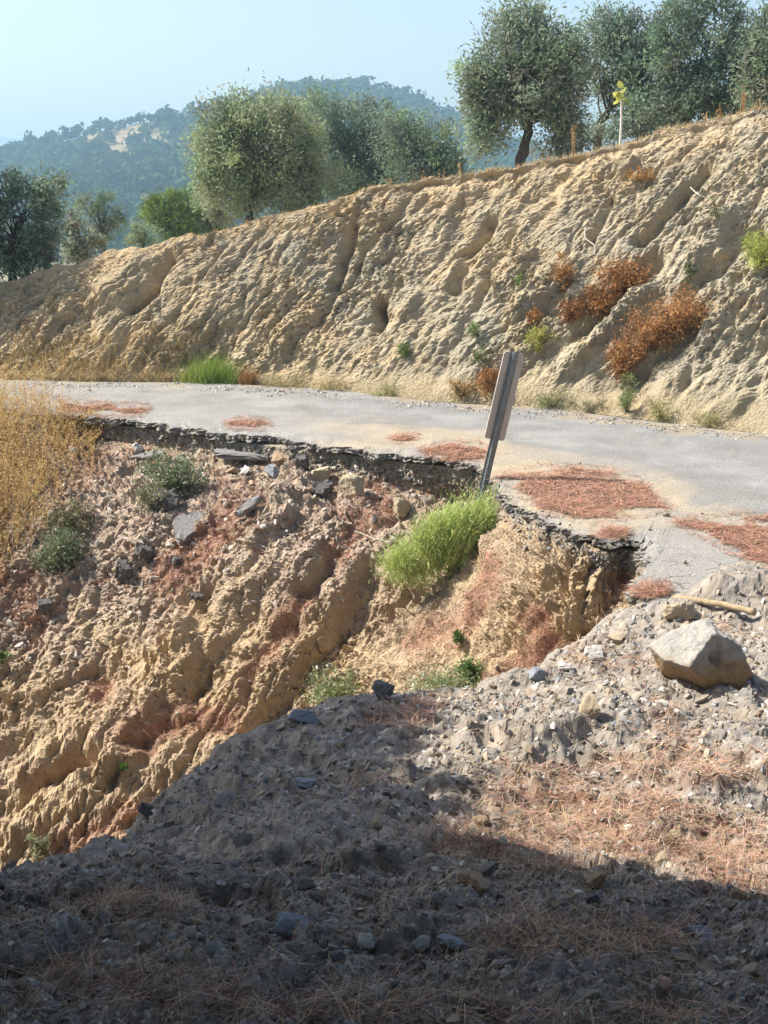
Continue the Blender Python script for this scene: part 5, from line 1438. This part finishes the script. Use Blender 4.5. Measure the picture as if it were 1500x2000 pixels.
# stalks on the crest
for q, (x, y0, y1, lab) in enumerate([(1118, 298, 240, 'tall dry stalk left of the yellow-leaved sapling'), (898, 348, 310, 'thin green stalk on the crest by the low dark olive'), (826, 362, 335, 'pinkish dry weed on the crest by the low dark olive'), (1450, 226, 178, 'tallest reddish dry weed near the right end of the crest'),
                                      (1405, 236, 208, 'dry stalk next to the tallest reddish weed'), (1378, 240, 218, 'short rusty weed on the right crest'), (760, 364, 346, 'short rusty sprig on the crest in the middle'), (865, 350, 332, 'thin dry twig on the crest'), (1480, 220, 195, 'dry grass head at the right end of the crest')]):
    b = PY(x, y0 + 4, crest_Y(x) + .05); hgt_ = (y0 - y1) * b[1] / F
    tuft('dry_stalk', 0, 0, None, 9 if q in (0, 3) else 5, .02, hgt_ * 1.1, .009, (.40, .28, .13) if 'green' not in lab else (.3, .34, .14), lab, 'weed', fan=.12, bend=.08, heads=(7, .035, .014, (.46, .30, .15) if 'reddish' not in lab else (.42, .22, .11)), p3=b, mat=M_grass)
# roots and twigs hanging on the bank and slope
def twig(name, pts, surf, r, label, lift=.03, col=((.40, .36, .29), (.58, .53, .44))):
    P_ = np.array([surf.at(x, y) for x, y in pts]) + np.array([0, -lift, lift])
    c = catmull(P_, np.linspace(0, len(P_) - 1, 18))
    V, Fc = tube(c, np.linspace(r, r * .5, 18), 6)
    o = link(name, mesh_np(name, V - P_[0], Fc, plain_mat(name + '_bark', col[0], col[1], 20)), None, P_[0])
    tag(o, label, 'twig')
twig('bare_root', [(1140, 448), (1146, 468), (1158, 482), (1161, 500)], S_bank, .011, 'pale curved root hanging from the middle of the bank')
twig('bare_root', [(1348, 368), (1362, 380), (1374, 388)], S_bank, .009, 'short pale root stub high on the right bank')
twig('dry_twig', [(690, 1040), (725, 1050), (760, 1065)], S_slope, .006, 'thin straw twig beside the bright green shrub')
twig('dry_twig', [(570, 1190), (585, 1208), (610, 1198)], S_slope, .004, 'curled dark root on the collapsed slope', col=((.1, .06, .04), (.2, .13, .09)))
twig('dry_twig', [(540, 1255), (600, 1250), (650, 1215)], S_slope, .004, 'long thin root trailing across the lower slope', col=((.12, .08, .05), (.22, .15, .1)))
twig('dry_twig', [(440, 805), (420, 842), (408, 870)], S_slope, .004, 'thin green stem rising over the broken edge at the left', col=((.2, .2, .1), (.3, .3, .15)))

# ================================================================== PINES LEFT OF THE CAMERA (out of the picture; they shade the near rubble)
shade_poly = []
def shade_pines():
    mat = M_pine
    n = 5200
    tgt = []
    while len(tgt) < n:
        X = -6.5 + 9.5 * RS.rand(); Y = -1.5 + 9.3 * RS.rand()
        # sunlit: right of the shade line and behind the near ridge
        lim = np.interp(Y, [3.4, 3.9, 5.0, 6.0, 7.2, 7.8], [.25, -.12, -.24, -.28, -.22, -.2])
        if Y > np.interp(X, [-6, .0, .35, .9, 1.3, 3], [8, 8, 3.62, 3.28, 3.12, 3.0]) or (Y > 3.75 and X > lim): continue
        if Y > 7.3 + .1 * X or X < -5.0 + .0 * Y: continue
        tgt.append((X, Y, np.interp(Y, [0, 3, 5, 7.5], [1.2, 1.1, .5, .15])))
    tgt = np.array(tgt)
    h = 3.8 + 3.6 * RS.rand(n)
    c = tgt + S * (h / S[2])[:, None]
    roots = [(-8.3, 7.2), (-5.4, 1.6), (-8.2, 3.4)]
    labs = ['pine standing over the ravine left of the picture, shading the mound', 'pine close to the viewer at the left, shading the foreground', 'pine between the two other shade pines, left of the picture']
    own = np.argmin(((c[:, None, :2] - np.array(roots)[None]) ** 2).sum(-1), 1)
    for k, (x, y) in enumerate(roots):
        z0 = float(mev(np.array([[x, y]]))[0])
        o3 = np.array([x, y, z0])
        root = thing('pine_tree', o3, labs[k], 'pine tree', 'pines that shade the rubble')
        cl = c[own == k]
        kk = np.repeat(np.arange(len(cl)), 9)
        V, Fc = leaves(cl[kk] + RS.normal(size=(len(kk), 3)) * .12, unit(len(kk)), .44, .17)
        link('crown', mesh_np('crown', V - o3, Fc, mat, vary([.05, .08, .025], len(kk), 4)), root)
        top_ = cl.mean(0)
        parts = [tube(catmull(np.array([o3 + [0, 0, -.5], o3, o3 * .5 + top_ * .5, top_]), np.linspace(0, 3, 12)), np.linspace(.2, .08, 12), 10, .05)]
        for p in cl[RS.permutation(len(cl))[:30]]:
            s = o3 * .35 + top_ * .65
            parts.append(tube(catmull(np.array([s, (s + p) / 2 + [0, 0, .15], p]), np.linspace(0, 2, 6)), np.linspace(.05, .012, 6), 6))
        V, Fc = join(parts)
        link('trunk', mesh_np('trunk', V - o3, Fc, M_bark), root)
shade_pines()
def sky_block_pine(x, y, label):  # extra pines added out of view to block sky light and deepen the shade
    z0 = 1.0; o3 = np.array([x, y, z0])
    root = thing('pine_tree', o3, label, 'pine tree', 'pines that shade the rubble')
    n = 420
    cl = o3 + np.array([0, 0, 6.2]) + unit(n) * RS.rand(n, 1) ** .4 * np.array([3.4, 3.4, 2.6])
    kk = np.repeat(np.arange(n), 10)
    V, Fc = leaves(cl[kk] + RS.normal(size=(len(kk), 3)) * .22, unit(len(kk)), .62, .26)
    link('crown', mesh_np('crown', V - o3, Fc, M_pine, vary([.05, .08, .025], len(kk), 4)), root)
    parts = [tube(o3 + np.array([[0, 0, -.6], [0, 0, 1], [.1, 0, 3], [0, .1, 6.5]]), [.22, .2, .16, .06], 10, .05)]
    for p in cl[:24]: parts.append(tube(np.array([o3 + [0, 0, 4.5], (o3 + [0, 0, 4.9] + p) / 2, p]), [.05, .04, .012], 6))
    V, Fc = join(parts); link('trunk', mesh_np('trunk', V - o3, Fc, M_bark), root)
sky_block_pine(-1.6, -2.2, 'added pine leaning over the viewer from behind, blocking sky light')
sky_block_pine(2.8, -1.2, 'added pine beside the viewer, just to the right, blocking sky light')
sky_block_pine(-2.2, -6.5, 'added pine behind the viewer, to the left, blocking sky light')
sky_block_pine(3.6, -4.4, 'added pine behind the viewer, to the right, blocking sky light')
sky_block_pine(-7.5, -2.0, 'added pine far to the left of the viewer, blocking sky light')
sky_block_pine(-11.5, 8.5, 'added pine beyond the left side of the ravine, out of the picture, blocking sky light')
sky_block_pine(8.2, 3.0, 'added pine to the right of the rubble, out of the picture, blocking sky light')
sky_block_pine(6.8, -.6, 'added pine beside the viewer, far to the right, blocking sky light')

# ================================================================== HAZE
def haze():
    bm = bmesh.new(); bmesh.ops.create_cube(bm, size=1)
    for v_ in bm.verts:
        v_.co.x *= 13000; v_.co.y *= 13000
        v_.co.z = 58 if v_.co.z > 0 else -60
    me = bpy.data.meshes.new('haze'); bm.to_mesh(me); bm.free()
    m, nt, out = new_mat('pale_air')
    p = nt.nodes.new('ShaderNodeVolumePrincipled')
    p.inputs['Color'].default_value = (.48, .78, 1.0, 1)
    p.inputs['Density'].default_value = .0009
    p.inputs['Anisotropy'].default_value = .2
    nt.links.new(p.outputs[0], out.inputs['Volume'])
    me.materials.append(m)
    o = link('haze', me)
    tag(o, 'pale blue summer haze over the valley', 'haze', kind='stuff')
haze()
